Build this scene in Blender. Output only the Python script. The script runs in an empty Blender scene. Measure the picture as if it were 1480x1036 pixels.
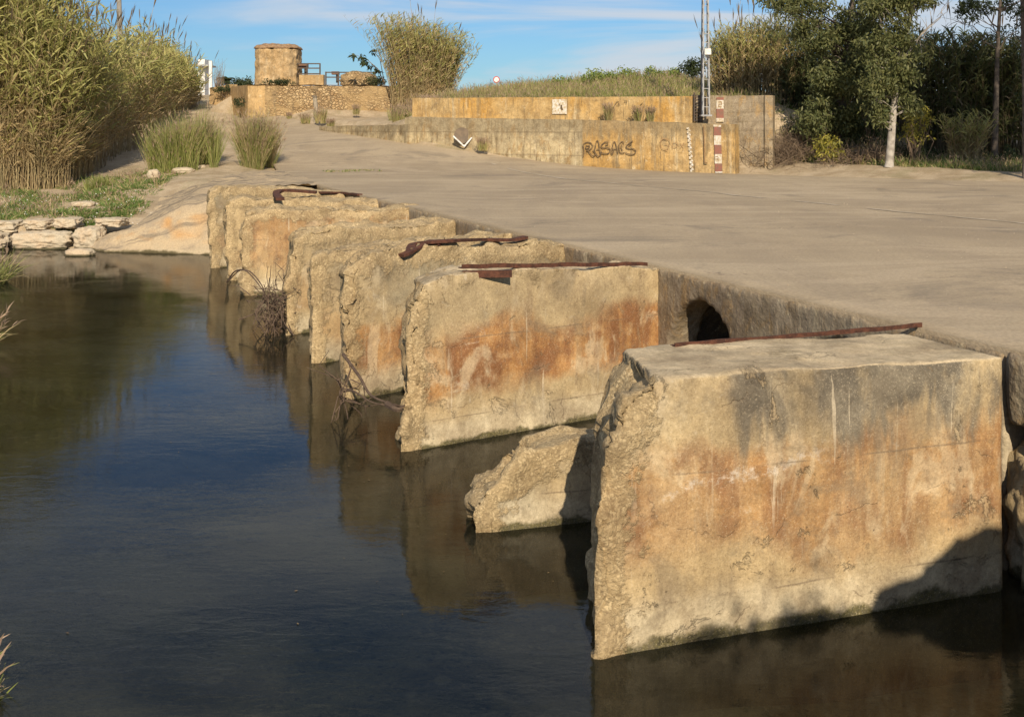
import bpy, math, random
import numpy as np
from mathutils import Vector, noise, Matrix
from mathutils.geometry import delaunay_2d_cdt
random.seed(7); rng = np.random.default_rng(7)
scene = bpy.context.scene
C = scene.collection
R = math.radians
PI = math.pi

# ------------------------------------------------------------------ camera
F = 1736.0; HZ = 181.0; EYE = 3.4
cam_data = bpy.data.cameras.new('camera')
cam = bpy.data.objects.new('camera', cam_data); C.objects.link(cam)
cam.location = (0, 0, EYE); cam.rotation_euler = (R(90), 0, 0)
cam_data.sensor_width = 36; cam_data.lens = 36 * F / 1480
cam_data.shift_y = -(518 - HZ) / 1480
cam_data.clip_start = 0.1; cam_data.clip_end = 3000
scene.camera = cam

# ------------------------------------------------------------------ sky, sun, exposure
SUN_EL = 30.0
SUN_AZ = 5.5       # degrees the light travels to the left of straight ahead
world = bpy.data.worlds.new('World'); scene.world = world
world.use_nodes = True
wt = world.node_tree; wn = wt.nodes; wl = wt.links
bg = wn['Background']
sky = wn.new('ShaderNodeTexSky'); sky.sky_type = 'NISHITA'; sky.sun_disc = False
sky.sun_elevation = R(SUN_EL); sky.sun_rotation = R(180 + SUN_AZ)
sky.air_density = 1.0; sky.dust_density = 0.25; sky.ozone_density = 3.0; sky.altitude = 0
bg.inputs[1].default_value = 0.075
tc = wn.new('ShaderNodeTexCoord')
mp = wn.new('ShaderNodeMapping'); mp.inputs['Scale'].default_value = (1.5, 1.5, 15.0)
mp.inputs['Location'].default_value = (0.35, 0.2, 0.6); mp.inputs['Rotation'].default_value = (0, R(3), 0)
nz = wn.new('ShaderNodeTexNoise'); nz.inputs['Scale'].default_value = 1.7; nz.inputs['Detail'].default_value = 8
nz.inputs['Roughness'].default_value = 0.52; nz.inputs['Distortion'].default_value = 0.5
mr = wn.new('ShaderNodeMapRange'); mr.interpolation_type = 'SMOOTHSTEP'
mr.inputs['From Min'].default_value = 0.40; mr.inputs['From Max'].default_value = 0.60
mr.inputs['To Max'].default_value = 0.85
mxc = wn.new('ShaderNodeMixRGB'); mxc.inputs[2].default_value = (7.6, 8.0, 8.6, 1)
tint = wn.new('ShaderNodeMixRGB'); tint.blend_type = 'MULTIPLY'; tint.inputs[0].default_value = 1
tint.inputs[2].default_value = (0.55, 0.82, 1.12, 1)
wl.new(tc.outputs['Generated'], mp.inputs[0]); wl.new(mp.outputs[0], nz.inputs['Vector'])
wl.new(nz.outputs['Fac'], mr.inputs[0]); wl.new(sky.outputs[0], tint.inputs[1])
wl.new(mr.outputs[0], mxc.inputs[0]); wl.new(tint.outputs[0], mxc.inputs[1]); wl.new(mxc.outputs[0], bg.inputs[0])
sun_data = bpy.data.lights.new('sun', 'SUN'); sun_data.energy = 5.0; sun_data.angle = R(0.5)
sun_data.color = (1.0, 0.86, 0.68)
sun = bpy.data.objects.new('sun', sun_data); C.objects.link(sun)
sun.rotation_euler = (R(90 - SUN_EL), 0, R(SUN_AZ)); sun.location = (0, -20, 30)
scene.view_settings.view_transform = 'Standard'; scene.view_settings.look = 'None'
scene.view_settings.exposure = 0.18; scene.view_settings.gamma = 1.0
scene.cycles.max_bounces = 6; scene.cycles.transparent_max_bounces = 8
scene.cycles.use_denoising = True

# ------------------------------------------------------------------ helpers: points
CU, SU = 0.937, 0.3492
def at(px, py, Y): return Vector(((px - 740) * Y / F, Y, EYE + (HZ - py) * Y / F))
def atz(px, py, z):
    Y = F * (EYE - z) / (py - HZ); return at(px, py, Y)
def uv(u, v, z=0.0): return Vector((u * CU - v * SU, u * SU + v * CU, z))
def zpy(py, Y): return EYE + (HZ - py) * Y / F

# ------------------------------------------------------------------ helpers: objects
def tag(o, label=None, cat=None, group=None, kind=None):
    if label: o['label'] = label
    if cat: o['category'] = cat
    if group: o['group'] = group
    if kind: o['kind'] = kind
    return o
def empty(name, loc, label, cat, group=None):
    o = bpy.data.objects.new(name, None); C.objects.link(o); o.location = loc
    o.empty_display_size = 0.2
    return tag(o, label, cat, group)
def link(me, name, mats, parent=None, origin=None, smooth=False):
    for m in (mats if isinstance(mats, (list, tuple)) else [mats]): me.materials.append(m)
    o = bpy.data.objects.new(name, me); C.objects.link(o)
    if parent is not None:
        o.parent = parent
        me.transform(Matrix.Translation(-Vector(parent.location)))
    elif origin is not None:
        me.transform(Matrix.Translation(-Vector(origin))); o.location = origin
    if smooth: me.polygons.foreach_set('use_smooth', [True] * len(me.polygons))
    me.update()
    return o
def mesh(name, verts, faces, mats, parent=None, origin=None, smooth=False):
    me = bpy.data.meshes.new(name)
    me.from_pydata([tuple(v) for v in verts], [], [tuple(f) for f in faces])
    return link(me, name, mats, parent, origin, smooth)
class Soup:                       # quads (and degenerate tris) collected in numpy
    def __init__(s): s.v = []; s.f = []; s.m = []; s.n = 0
    def add(s, v, f, m=0):
        v = np.asarray(v, float).reshape(-1, 3); f = np.asarray(f, int).reshape(-1, 4)
        s.v.append(v); s.f.append(f + s.n); s.n += len(v)
        s.m.append(np.full(len(f), m) if np.isscalar(m) else np.asarray(m))
    def build(s, name, mats, parent=None, origin=None, smooth=False):
        v = np.concatenate(s.v); f = np.concatenate(s.f); m = np.concatenate(s.m)
        me = bpy.data.meshes.new(name)
        me.vertices.add(len(v)); me.vertices.foreach_set('co', v.ravel())
        me.loops.add(f.size); me.loops.foreach_set('vertex_index', f.ravel())
        me.polygons.add(len(f)); me.polygons.foreach_set('loop_start', np.arange(0, f.size, 4))
        me.polygons.foreach_set('loop_total', np.full(len(f), 4))
        me.update(calc_edges=True)
        o = link(me, name, mats, parent, origin, smooth)
        me.polygons.foreach_set('material_index', m.astype(np.int32)); me.update()
        return o
def box_vf(c, size, rz=0.0):
    x, y, z = [a / 2 for a in size]; cs, sn = math.cos(rz), math.sin(rz)
    V = []
    for dz in (-z, z):
        for dx, dy in ((-x, -y), (x, -y), (x, y), (-x, y)):
            V.append((c[0] + dx * cs - dy * sn, c[1] + dx * sn + dy * cs, c[2] + dz))
    return V, [(3, 2, 1, 0), (4, 5, 6, 7), (0, 1, 5, 4), (1, 2, 6, 5), (2, 3, 7, 6), (3, 0, 4, 7)]
def tube_vf(pts, rad, n=6, cap=True):
    pts = [Vector(p) for p in pts]
    if np.isscalar(rad): rad = [rad] * len(pts)
    V = []; Fc = []; ref = None
    for i, p in enumerate(pts):
        d = (pts[min(i + 1, len(pts) - 1)] - pts[max(i - 1, 0)])
        d = d.normalized() if d.length > 1e-9 else Vector((0, 0, 1))
        if ref is None: ref = d.orthogonal().normalized()
        ref = (ref - d * ref.dot(d))
        ref = ref.normalized() if ref.length > 1e-6 else d.orthogonal().normalized()
        b = d.cross(ref)
        for k in range(n):
            a = 2 * PI * k / n
            V.append(p + (ref * math.cos(a) + b * math.sin(a)) * rad[i])
    for i in range(len(pts) - 1):
        for k in range(n):
            Fc.append((i * n + k, i * n + (k + 1) % n, (i + 1) * n + (k + 1) % n, (i + 1) * n + k))
    if cap:
        for base in (0, (len(pts) - 1) * n):
            for k in range(1, n - 1, 2):
                Fc.append((base, base + k, base + k + 1, base + (k + 2) % n))
    return V, Fc

# ------------------------------------------------------------------ helpers: materials
class NT:
    def __init__(s, name):
        s.mat = bpy.data.materials.new(name); s.mat.use_nodes = True
        s.t = s.mat.node_tree; s.b = s.t.nodes['Principled BSDF']; s.out = s.t.nodes['Material Output']
        s.geo = s.t.nodes.new('ShaderNodeNewGeometry'); s.pos = s.geo.outputs['Position']
    def N(s, typ, ins=None, out=0, **kw):
        n = s.t.nodes.new(typ)
        for k, v in kw.items(): setattr(n, k, v)
        for k, v in (ins or {}).items(): s.put(n.inputs[k], v)
        return n.outputs[out]
    def put(s, sock, v):
        if isinstance(v, bpy.types.NodeSocket): s.t.links.new(v, sock)
        elif isinstance(v, tuple) and len(v) == 3 and sock.type == 'RGBA': sock.default_value = (*v, 1)
        else: sock.default_value = v
    def math(s, op, a, b=0.0, c=None, clamp=False):
        ins = {0: a, 1: b}
        if c is not None: ins[2] = c
        return s.N('ShaderNodeMath', ins, operation=op, use_clamp=clamp)
    def scale(s, vec, sc, off=(0, 0, 0)): return s.N('ShaderNodeMapping', {0: vec, 'Scale': sc, 'Location': off})
    def noise(s, vec, sc, det=4, rough=0.55, dist=0.0, out='Fac'):
        return s.N('ShaderNodeTexNoise', {'Vector': vec, 'Scale': sc, 'Detail': det, 'Roughness': rough, 'Distortion': dist}, out)
    def voro(s, vec, sc, out='Distance', feature='F1', rnd=1.0):
        return s.N('ShaderNodeTexVoronoi', {'Vector': vec, 'Scale': sc, 'Randomness': rnd}, out, feature=feature)
    def step(s, v, a, b, lo=0.0, hi=1.0):
        return s.N('ShaderNodeMapRange', {0: v, 1: a, 2: b, 3: lo, 4: hi}, interpolation_type='SMOOTHSTEP')
    def lin(s, v, a, b, lo=0.0, hi=1.0):
        return s.N('ShaderNodeMapRange', {0: v, 1: a, 2: b, 3: lo, 4: hi})
    def mix(s, f, a, b, mode='MIX'): return s.N('ShaderNodeMixRGB', {0: f, 1: a, 2: b}, blend_type=mode)
    def bump(s, h, strength=0.5, dist=0.02, prev=None):
        ins = {'Height': h, 'Strength': strength, 'Distance': dist}
        if prev is not None: ins['Normal'] = prev
        return s.N('ShaderNodeBump', ins)
    def z(s, src=None): return s.N('ShaderNodeSeparateXYZ', {0: src or s.pos}, 2)
    def isl(s): return s.geo.outputs['Random Per Island']
    def done(s, col, rough=0.9, normal=None, spec=0.25, **kw):
        s.put(s.b.inputs['Base Color'], col); s.put(s.b.inputs['Roughness'], rough)
        s.put(s.b.inputs['Specular IOR Level'], spec)
        if normal is not None: s.put(s.b.inputs['Normal'], normal)
        for k, v in kw.items(): s.put(s.b.inputs[k], v)
        return s.mat

CREAM = (0.455, 0.35, 0.195); GREY = (0.245, 0.215, 0.145); OCHRE = (0.40, 0.212, 0.078); RUSTC = (0.225, 0.105, 0.045); DARK = (0.085, 0.075, 0.055)
def pier_mat(name, seed, lo, hi, orange=0.8, streak=0.0, top=1.7, grey=0.5, fill=0.40, lime=False):
    m = NT(name)
    P = m.scale(m.pos, (1, 1, 1), (seed * 3.1, seed * 1.7, 0))
    z = m.z()
    big = m.noise(P, 0.9, 5, 0.6); med = m.noise(P, 3.2, 6, 0.65); fine = m.noise(P, 34, 4, 0.7)
    Pst = m.scale(P, (3.2, 3.2, 0.55)); st = m.noise(Pst, 1.0, 7, 0.62, 0.6)
    c = m.mix(m.math('MULTIPLY', m.step(big, 0.40, 0.66), grey), CREAM, GREY)
    c = m.mix(m.step(med, 0.50, 0.75, 0, 0.5), c, (0.36, 0.27, 0.16))
    # iron coloured band left by old high water
    zz = m.math('ADD', z, m.math('MULTIPLY', m.math('SUBTRACT', m.noise(P, 1.3, 4, 0.55), 0.5), 0.9))
    band = m.math('MULTIPLY', m.step(zz, lo - 0.12, lo + 0.16), m.step(zz, hi + 0.16, hi - 0.10))
    drip = m.noise(m.scale(P, (4.5, 4.5, 0.6), (1, 5, 0)), 1.0, 6, 0.65, 0.4)
    patch = m.step(m.math('ADD', m.math('MULTIPLY', m.noise(P, 0.9, 6, 0.68, 0.3), 0.6), m.math('MULTIPLY', drip, 0.4)), 0.36, 0.56, fill, 1.0)
    c = m.mix(m.math('MULTIPLY', m.math('MULTIPLY', band, patch), orange), c, m.mix(m.step(m.math('ADD', m.math('MULTIPLY', med, 0.5), m.math('MULTIPLY', drip, 0.5)), 0.42, 0.58), OCHRE, RUSTC))
    c = m.mix(m.math('MULTIPLY', m.math('MULTIPLY', band, m.step(m.noise(P, 2.3, 4, 0.6, 0.5), 0.52, 0.68)), 0.5 * orange), c, (0.55, 0.40, 0.22))
    c = m.mix(m.math('MULTIPLY', m.step(m.noise(m.scale(P, (4, 4, 0.9), (3, 1, 0)), 1.0, 6, 0.65, 0.6), 0.54, 0.66), 0.55), c, (0.27, 0.20, 0.12))
    c = m.mix(m.math('MULTIPLY', m.step(m.noise(m.scale(P, (2.0, 2.0, 1.1), (9, 4, 2)), 1.0, 5, 0.6, 0.9), 0.53, 0.63), 0.5), c, (0.60, 0.50, 0.33))
    c = m.mix(m.math('MULTIPLY', m.step(m.noise(P, 7.5, 6, 0.75), 0.56, 0.68), 0.45), c, (0.24, 0.175, 0.10))
    # pale lime run-off, dark streaks from the top edge
    c = m.mix(m.math('MULTIPLY', m.step(m.noise(m.scale(P, (2.2, 2.2, 3.2)), 1.3, 8, 0.72, 0.8), 0.60, 0.72), 0.45), c, (0.62, 0.58, 0.48))
    edge = m.math('ADD', m.math('SUBTRACT', z, top), m.math('MULTIPLY', m.math('SUBTRACT', st, 0.42), 1.5))
    sp_ = m.step(m.noise(m.scale(P, (0.9, 0.9, 0.4), (2, 0, 0)), 1.2, 5, 0.6, 0.5), 0.40, 0.52, 0.15, 1.0)
    c = m.mix(m.math('MULTIPLY', m.math('MULTIPLY', m.step(edge, -0.55, -0.25), sp_), streak), c, m.mix(m.step(med, 0.4, 0.6), (0.125, 0.11, 0.085), (0.20, 0.175, 0.13)))
    spn = m.noise(P, 1.7, 9, 0.72, 0.5); spall = m.step(spn, 0.600, 0.630)
    c = m.mix(m.math('MULTIPLY', spall, 0.55), c, m.mix(fine, (0.52, 0.41, 0.25), (0.40, 0.30, 0.17)))
    c = m.mix(m.math('MULTIPLY', m.math('MULTIPLY', m.step(spn, 0.585, 0.60), m.step(spn, 0.612, 0.60)), m.step(med, 0.45, 0.6, 0, 0.35)), c, (0.20, 0.14, 0.08))
    sp2 = m.noise(P, 4.2, 8, 0.75, 0.4); c = m.mix(m.step(sp2, 0.630, 0.645, 0, 0.5), c, (0.17, 0.125, 0.075))
    thin = m.noise(m.scale(P, (11, 11, 0.5), (2, 2, 0)), 1.0, 4, 0.6, 0.25); c = m.mix(m.math('MULTIPLY', m.step(thin, 0.64, 0.68), m.step(big, 0.4, 0.55)), c, m.mix(0.55, c, (0.60, 0.52, 0.38)))
    if lime:
        xs = m.N('ShaderNodeSeparateXYZ', {0: m.pos}, 0)
        ln = m.math('SUBTRACT', z, m.math('ADD', 0.80, m.math('MULTIPLY', xs, 0.17)))
        ln = m.math('ADD', ln, m.math('MULTIPLY', m.math('SUBTRACT', m.noise(P, 3.5, 6, 0.7, 0.4), 0.5), 0.38))
        lm = m.math('MULTIPLY', m.step(m.math('ABSOLUTE', ln), 0.055, 0.01), m.math('MULTIPLY', m.step(xs, 0.85, 1.1), m.step(xs, 2.3, 2.0)))
        c = m.mix(m.math('MULTIPLY', lm, m.step(m.noise(P, 13, 6, 0.8), 0.44, 0.62, 0, 0.7)), c, (0.60, 0.54, 0.45))
    # tide lines: pale scale then algae
    low = m.math('ADD', z, m.math('MULTIPLY', m.math('SUBTRACT', m.noise(P, 2.4, 6, 0.65), 0.5), 0.34))
    c = m.mix(m.step(low, 0.42, 0.16, 0, 0.68), c, m.mix(m.step(med, 0.4, 0.62), (0.56, 0.50, 0.36), (0.36, 0.31, 0.22)))
    c = m.mix(m.step(low, 0.085, 0.03, 0, 0.9), c, m.mix(m.step(fine, 0.4, 0.6), (0.10, 0.09, 0.03), (0.035, 0.035, 0.015)))
    # formwork joints and a few cracks
    zj = m.math('ADD', z, m.math('MULTIPLY', m.noise(P, 2, 3), 0.03))
    j = m.math('ABSOLUTE', m.math('SUBTRACT', m.math('FRACT', m.math('DIVIDE', m.math('ADD', zj, 0.12), 0.83)), 0.5))
    jm = m.math('MULTIPLY', m.step(j, 0.012, 0.004), m.step(m.noise(P, 2.1, 3), 0.42, 0.60))
    c = m.mix(m.math('MULTIPLY', jm, 0.55), c, (0.16, 0.12, 0.08))
    cr = m.N('ShaderNodeTexVoronoi', {'Vector': m.N('ShaderNodeVectorMath', {0: P, 1: m.scale(m.noise(P, 3, 4, 0.6, out='Color'), (0.35, 0.35, 0.35))}, operation='ADD'), 'Scale': 0.85}, 'Distance', feature='DISTANCE_TO_EDGE')
    crm = m.math('MULTIPLY', m.step(cr, 0.008, 0.001), m.step(med, 0.50, 0.60))
    c = m.mix(m.math('MULTIPLY', crm, 0.45), c, (0.13, 0.09, 0.055))
    # weathered top faces are plain sandy concrete
    upn = m.N('ShaderNodeSeparateXYZ', {0: m.geo.outputs['Normal']}, 2)
    topc = m.mix(m.step(med, 0.4, 0.62), (0.50, 0.41, 0.27), (0.38, 0.31, 0.20))
    c = m.mix(m.math('MULTIPLY', m.step(upn, 0.5, 0.8), m.step(z, 0.9, 1.2)), c, topc)
    grn = m.noise(P, 70, 3, 0.85); c = m.mix(m.step(grn, 0.56, 0.66, 0, 0.45), c, (0.14, 0.10, 0.06)); c = m.mix(m.step(grn, 0.44, 0.36, 0, 0.35), c, (0.62, 0.52, 0.36))
    c = m.mix(m.math('MULTIPLY', m.step(m.noise(m.scale(P, (1, 1, 1), (4, 8, 1)), 1.1, 8, 0.72, 0.7), 0.54, 0.64), 0.42), c, (0.19, 0.16, 0.115))
    # exposed pebbles where the face has broken away
    att = m.N('ShaderNodeAttribute', out='Fac', attribute_name='rough')
    Pw = m.N('ShaderNodeVectorMath', {0: P, 1: m.scale(m.noise(P, 6, 3, out='Color'), (0.15, 0.15, 0.15))}, operation='ADD')
    peb = m.voro(Pw, 46, 'Distance'); pebc = m.voro(Pw, 46, 'Color')
    pcol = m.mix(m.N('ShaderNodeSeparateXYZ', {0: pebc}, 0), (0.36, 0.265, 0.14), (0.70, 0.56, 0.33))
    pcol = m.mix(m.step(peb, 0.36, 0.72, 0, 0.6), pcol, (0.22, 0.16, 0.09))
    pcol = m.mix(m.step(m.noise(P, 9, 6, 0.75), 0.40, 0.62, 0, 0.75), pcol, m.mix(med, (0.52, 0.39, 0.21), (0.31, 0.235, 0.135)))
    rf = m.math('MULTIPLY', m.step(m.math('ADD', att, m.math('MULTIPLY', m.math('SUBTRACT', m.noise(P, 5.5, 6, 0.75), 0.5), 1.6)), 0.38, 0.56), 0.85)
    c = m.mix(rf, c, pcol)
    pit = m.step(m.voro(P, 9), 0.10, 0.03)
    pit = m.math('MULTIPLY', pit, m.step(med, 0.48, 0.6))
    c = m.mix(m.math('MULTIPLY', pit, 0.7), c, (0.12, 0.09, 0.06))
    c = m.mix(0.45, c, m.mix(m.lin(fine, 0.3, 0.7), (0.62, 0.60, 0.58), (1.33, 1.33, 1.33)), 'MULTIPLY')
    c = m.mix(0.8, c, m.mix(m.lin(m.noise(P, 1.9, 7, 0.68, 0.4), 0.32, 0.68), (0.62, 0.58, 0.54), (1.28, 1.27, 1.22)), 'MULTIPLY')
    n = m.bump(m.math('ADD', med, m.math('MULTIPLY', m.noise(P, 11, 6, 0.75), 0.5)), 0.5, 0.03)
    n = m.bump(m.math('SUBTRACT', fine, m.math('MULTIPLY', m.math('ADD', crm, pit), 1.2)), 0.45, 0.008, n)
    n = m.bump(m.math('SUBTRACT', 0.0, spall), 0.8, 0.012, n)
    n = m.bump(m.math('MULTIPLY', m.math('MULTIPLY', peb, -1.0), rf), 0.45, 0.012, n)
    n = m.bump(m.math('MULTIPLY', m.noise(P, 17, 6, 0.8), rf), 0.9, 0.03, n)
    return m.done(c, 0.93, n, 0.2)

def wall_mat(name, base, alt, streaks=0.5, sc=1.0, dark=0.5, joints=0.0):
    m = NT(name); P = m.pos
    big = m.noise(P, 0.5 * sc, 5, 0.6); med = m.noise(P, 2.4 * sc, 6, 0.7); fine = m.noise(P, 22, 4, 0.7)
    st = m.noise(m.scale(P, (5, 5, 0.45)), 1.0, 5, 0.65, 0.3)
    c = m.mix(m.step(big, 0.38, 0.62), base, alt)
    c = m.mix(m.step(st, 0.48, 0.68, 0, streaks), c, (0.22, 0.17, 0.10))
    c = m.mix(m.step(m.noise(m.scale(P, (3, 3, 0.35)), 1.3, 4, 0.6), 0.56, 0.70, 0, streaks * 0.9), c, (0.58, 0.50, 0.34))
    c = m.mix(m.step(med, 0.52, 0.70, 0, dark), c, (0.20, 0.16, 0.10))
    c = m.mix(m.step(m.noise(m.scale(P, (1.6, 1.6, 0.8)), 1.7 * sc, 7, 0.72, 0.6), 0.50, 0.64, 0, dark + .1), c, (0.36, 0.24, 0.11))
    c = m.mix(m.step(m.noise(m.scale(P, (9, 9, 0.8)), 1.0, 5, 0.7), 0.55, 0.68, 0, streaks), c, (0.16, 0.12, 0.07))
    c = m.mix(m.step(m.noise(P, 5.5 * sc, 6, 0.75), 0.58, 0.68, 0, dark), c, (0.62, 0.53, 0.36))
    z = m.z()
    if name.startswith('lower_wall'):
        tz = m.math('ADD', z, m.math('MULTIPLY', m.math('SUBTRACT', m.noise(m.scale(P, (2.5, 2.5, 0.6)), 1.2, 6, 0.7), 0.5), 2.2))
        c = m.mix(m.step(tz, 2.75, 3.25, 0, 0.6), c, (0.22, 0.18, 0.115))
    if joints:
        j = m.math('ABSOLUTE', m.math('SUBTRACT', m.math('FRACT', m.math('DIVIDE', m.math('ADD', z, m.math('MULTIPLY', med, 0.06)), joints)), 0.5))
        c = m.mix(m.step(j, 0.06, 0.0, 0, 0.45), c, (0.17, 0.13, 0.08))
    c = m.mix(0.8, c, m.mix(m.lin(m.noise(P, 3.0, 8, 0.75, 0.5), 0.33, 0.67), (0.60, 0.56, 0.50), (1.3, 1.3, 1.25)), 'MULTIPLY')
    c = m.mix(0.5, c, m.mix(m.lin(fine, 0.3, 0.7), (0.62, 0.62, 0.62), (1.35, 1.35, 1.35)), 'MULTIPLY')
    n = m.bump(med, 0.7, 0.05); n = m.bump(fine, 0.6, 0.015, n)
    return m.done(c, 0.93, n, 0.2)

def leaf_mat(name, a, b, dry=None, trans=0.35, rough=0.55):
    m = NT(name)
    r = m.isl()
    c = m.mix(r, a, b)
    if dry: c = m.mix(m.step(m.math('FRACT', m.math('MULTIPLY', r, 17.3)), 0.66, 0.72), c, dry)
    big = m.noise(m.pos, 1.1, 3)
    c = m.mix(0.6, c, m.mix(m.lin(big, 0.3, 0.7), (0.65, 0.68, 0.6), (1.3, 1.28, 1.2)), 'MULTIPLY')
    m.done(c, rough, None, 0.3)
    tr = m.N('ShaderNodeBsdfTranslucent', {'Color': c})
    mixs = m.N('ShaderNodeMixShader', {0: trans, 1: m.b.outputs[0], 2: tr})
    m.t.links.new(mixs, m.out.inputs[0])
    return m.mat

# --- concrete of the causeway top
def road_material():
    m = NT('road_concrete'); P = m.pos
    big = m.noise(P, 0.16, 5, 0.6, 0.6); med = m.noise(P, 0.9, 6, 0.65); fine = m.noise(P, 26, 4, 0.75); grit = m.noise(P, 75, 2, 0.8)
    c = m.mix(m.step(big, 0.36, 0.64), (0.41, 0.325, 0.210), (0.325, 0.255, 0.165))
    tr = m.noise(m.N('ShaderNodeMapping', {0: P, 'Rotation': (0, 0, R(-20)), 'Scale': (1.5, 0.16, 1)}), 0.9, 6, 0.6, 0.4)
    c = m.mix(m.step(tr, 0.46, 0.66, 0, 0.45), c, (0.31, 0.245, 0.165))
    tr2 = m.noise(m.N('ShaderNodeMapping', {0: P, 'Rotation': (0, 0, R(10)), 'Scale': (0.15, 1.3, 1)}), 0.8, 6, 0.6, 0.6)
    c = m.mix(m.step(tr2, 0.52, 0.68, 0, 0.55), c, (0.46, 0.37, 0.245))
    c = m.mix(m.step(med, 0.50, 0.70, 0, 0.5), c, (0.43, 0.34, 0.22))
    c = m.mix(m.step(m.noise(P, 2.4, 6, 0.75), 0.60, 0.72, 0, 0.45), c, (0.25, 0.19, 0.13))
    cr = m.N('ShaderNodeTexVoronoi', {'Vector': m.N('ShaderNodeVectorMath', {0: P, 1: m.scale(m.noise(P, 0.8, 5, 0.6, out='Color'), (2.2, 2.2, 0))}, operation='ADD'), 'Scale': 0.19}, 'Distance', feature='DISTANCE_TO_EDGE')
    crm = m.math('MULTIPLY', m.step(cr, 0.004, 0.001), m.step(med, 0.52, 0.62))
    c = m.mix(m.math('MULTIPLY', crm, 0.55), c, (0.12, 0.09, 0.065))
    sand = m.noise(m.N('ShaderNodeMapping', {0: P, 'Rotation': (0, 0, R(-15)), 'Scale': (0.5, 1.1, 1)}), 0.45, 8, 0.7, 1.2)
    c = m.mix(m.step(sand, 0.52, 0.60, 0, 0.5), c, (0.47, 0.375, 0.25))
    c = m.mix(m.step(m.noise(m.scale(P, (1, 1, 1), (7, 3, 0)), 0.33, 7, 0.68, 0.9), 0.56, 0.66, 0, 0.55), c, (0.20, 0.165, 0.12))
    c = m.mix(m.step(m.voro(P, 5.5), 0.075, 0.05, 0, 0.5), c, (0.10, 0.08, 0.06))
    c = m.mix(0.6, c, m.mix(m.lin(fine, 0.3, 0.7), (0.62, 0.62, 0.62), (1.3, 1.3, 1.3)), 'MULTIPLY')
    n = m.bump(med, 0.5, 0.05); n = m.bump(m.math('ADD', fine, m.math('MULTIPLY', grit, 0.6)), 0.7, 0.012, n)
    return m.done(c, 0.9, n, 0.25)
ROAD = road_material()
def dirt_material():
    m = NT('dirt'); P = m.pos
    med = m.noise(P, 1.3, 7, 0.7); fine = m.noise(P, 30, 4, 0.75)
    c = m.mix(m.step(med, 0.35, 0.65), (0.47, 0.375, 0.25), (0.34, 0.26, 0.16))
    c = m.mix(m.step(m.noise(P, 0.5, 6, 0.7), 0.52, 0.66, 0, 0.45), c, (0.20, 0.18, 0.08))
    peb = m.voro(P, 14); c = m.mix(m.step(peb, 0.28, 0.16, 0, 0.55), c, (0.45, 0.39, 0.30))
    z = m.z()
    # wet silt and weed below the water surface
    bed = m.mix(m.step(m.noise(P, 0.8, 5, 0.6), 0.4, 0.6), (0.27, 0.245, 0.15), (0.10, 0.10, 0.045))
    bed = m.mix(m.step(m.noise(P, 7, 6, 0.7), 0.55, 0.7, 0, 0.6), bed, (0.20, 0.17, 0.105))
    st_ = m.voro(P, 3.3); bed = m.mix(m.step(st_, 0.26, 0.18, 0, 0.7), bed, (0.30, 0.27, 0.19))
    bed = m.mix(m.step(m.voro(P, 9.0), 0.24, 0.14, 0, 0.5), bed, (0.035, 0.035, 0.02))
    c = m.mix(m.step(z, 0.05, -0.12), c, bed)
    c = m.mix(0.6, c, m.mix(m.lin(fine, 0.3, 0.7), (0.6, 0.6, 0.6), (1.35, 1.35, 1.35)), 'MULTIPLY')
    n = m.bump(med, 0.8, 0.08); n = m.bump(fine, 0.7, 0.02, n)
    return m.done(c, 0.95, n, 0.15)
DIRT = dirt_material()
def water_material():
    m = NT('water'); P = m.pos
    w1 = m.noise(m.N('ShaderNodeMapping', {0: P, 'Rotation': (0, 0, R(25)), 'Scale': (1.0, 2.4, 1)}), 3.0, 4, 0.55, 0.7)
    w2 = m.noise(m.N('ShaderNodeMapping', {0: P, 'Rotation': (0, 0, R(-15)), 'Scale': (1, 2.0, 1)}), 13, 3, 0.6, 0.5)
    calm = m.step(m.noise(P, 0.35, 3), 0.38, 0.62, 0.25, 1.0)
    h = m.math('MULTIPLY', m.math('ADD', w1, m.math('MULTIPLY', w2, 0.28)), calm)
    n = m.bump(h, 0.10, 0.03)
    gl = m.N('ShaderNodeBsdfGlossy', {'Color': (0.66, 0.66, 0.66), 'Roughness': 0.006, 'Normal': n})
    tp = m.N('ShaderNodeBsdfTransparent', {'Color': (0.74, 0.73, 0.52)})
    fr = m.N('ShaderNodeFresnel', {'IOR': 1.33, 'Normal': n})
    cloudy = m.noise(m.N('ShaderNodeMapping', {0: P, 'Rotation': (0, 0, R(30)), 'Scale': (0.5, 0.9, 1)}), 0.55, 6, 0.62, 1.2)
    murk = m.N('ShaderNodeBsdfDiffuse', {'Color': m.mix(m.step(cloudy, 0.35, 0.65), (0.030, 0.030, 0.018), (0.085, 0.082, 0.058))})
    body = m.N('ShaderNodeMixShader', {0: 0.22, 1: tp, 2: murk})
    mx = m.N('ShaderNodeMixShader', {0: fr, 1: body, 2: gl})
    m.t.links.new(mx, m.out.inputs[0]); return m.mat
WATER = water_material()
def rust_material():
    m = NT('rusted_steel'); P = m.pos
    a = m.noise(P, 12, 5, 0.7); b = m.noise(P, 60, 3, 0.7)
    c = m.mix(m.step(a, 0.35, 0.65), (0.050, 0.022, 0.014), (0.115, 0.045, 0.025))
    c = m.mix(m.step(b, 0.55, 0.7, 0, 0.6), c, (0.16, 0.07, 0.04))
    return m.done(c, 0.85, m.bump(m.math('ADD', a, b), 0.8, 0.01), 0.3)
RUST = rust_material()
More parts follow.
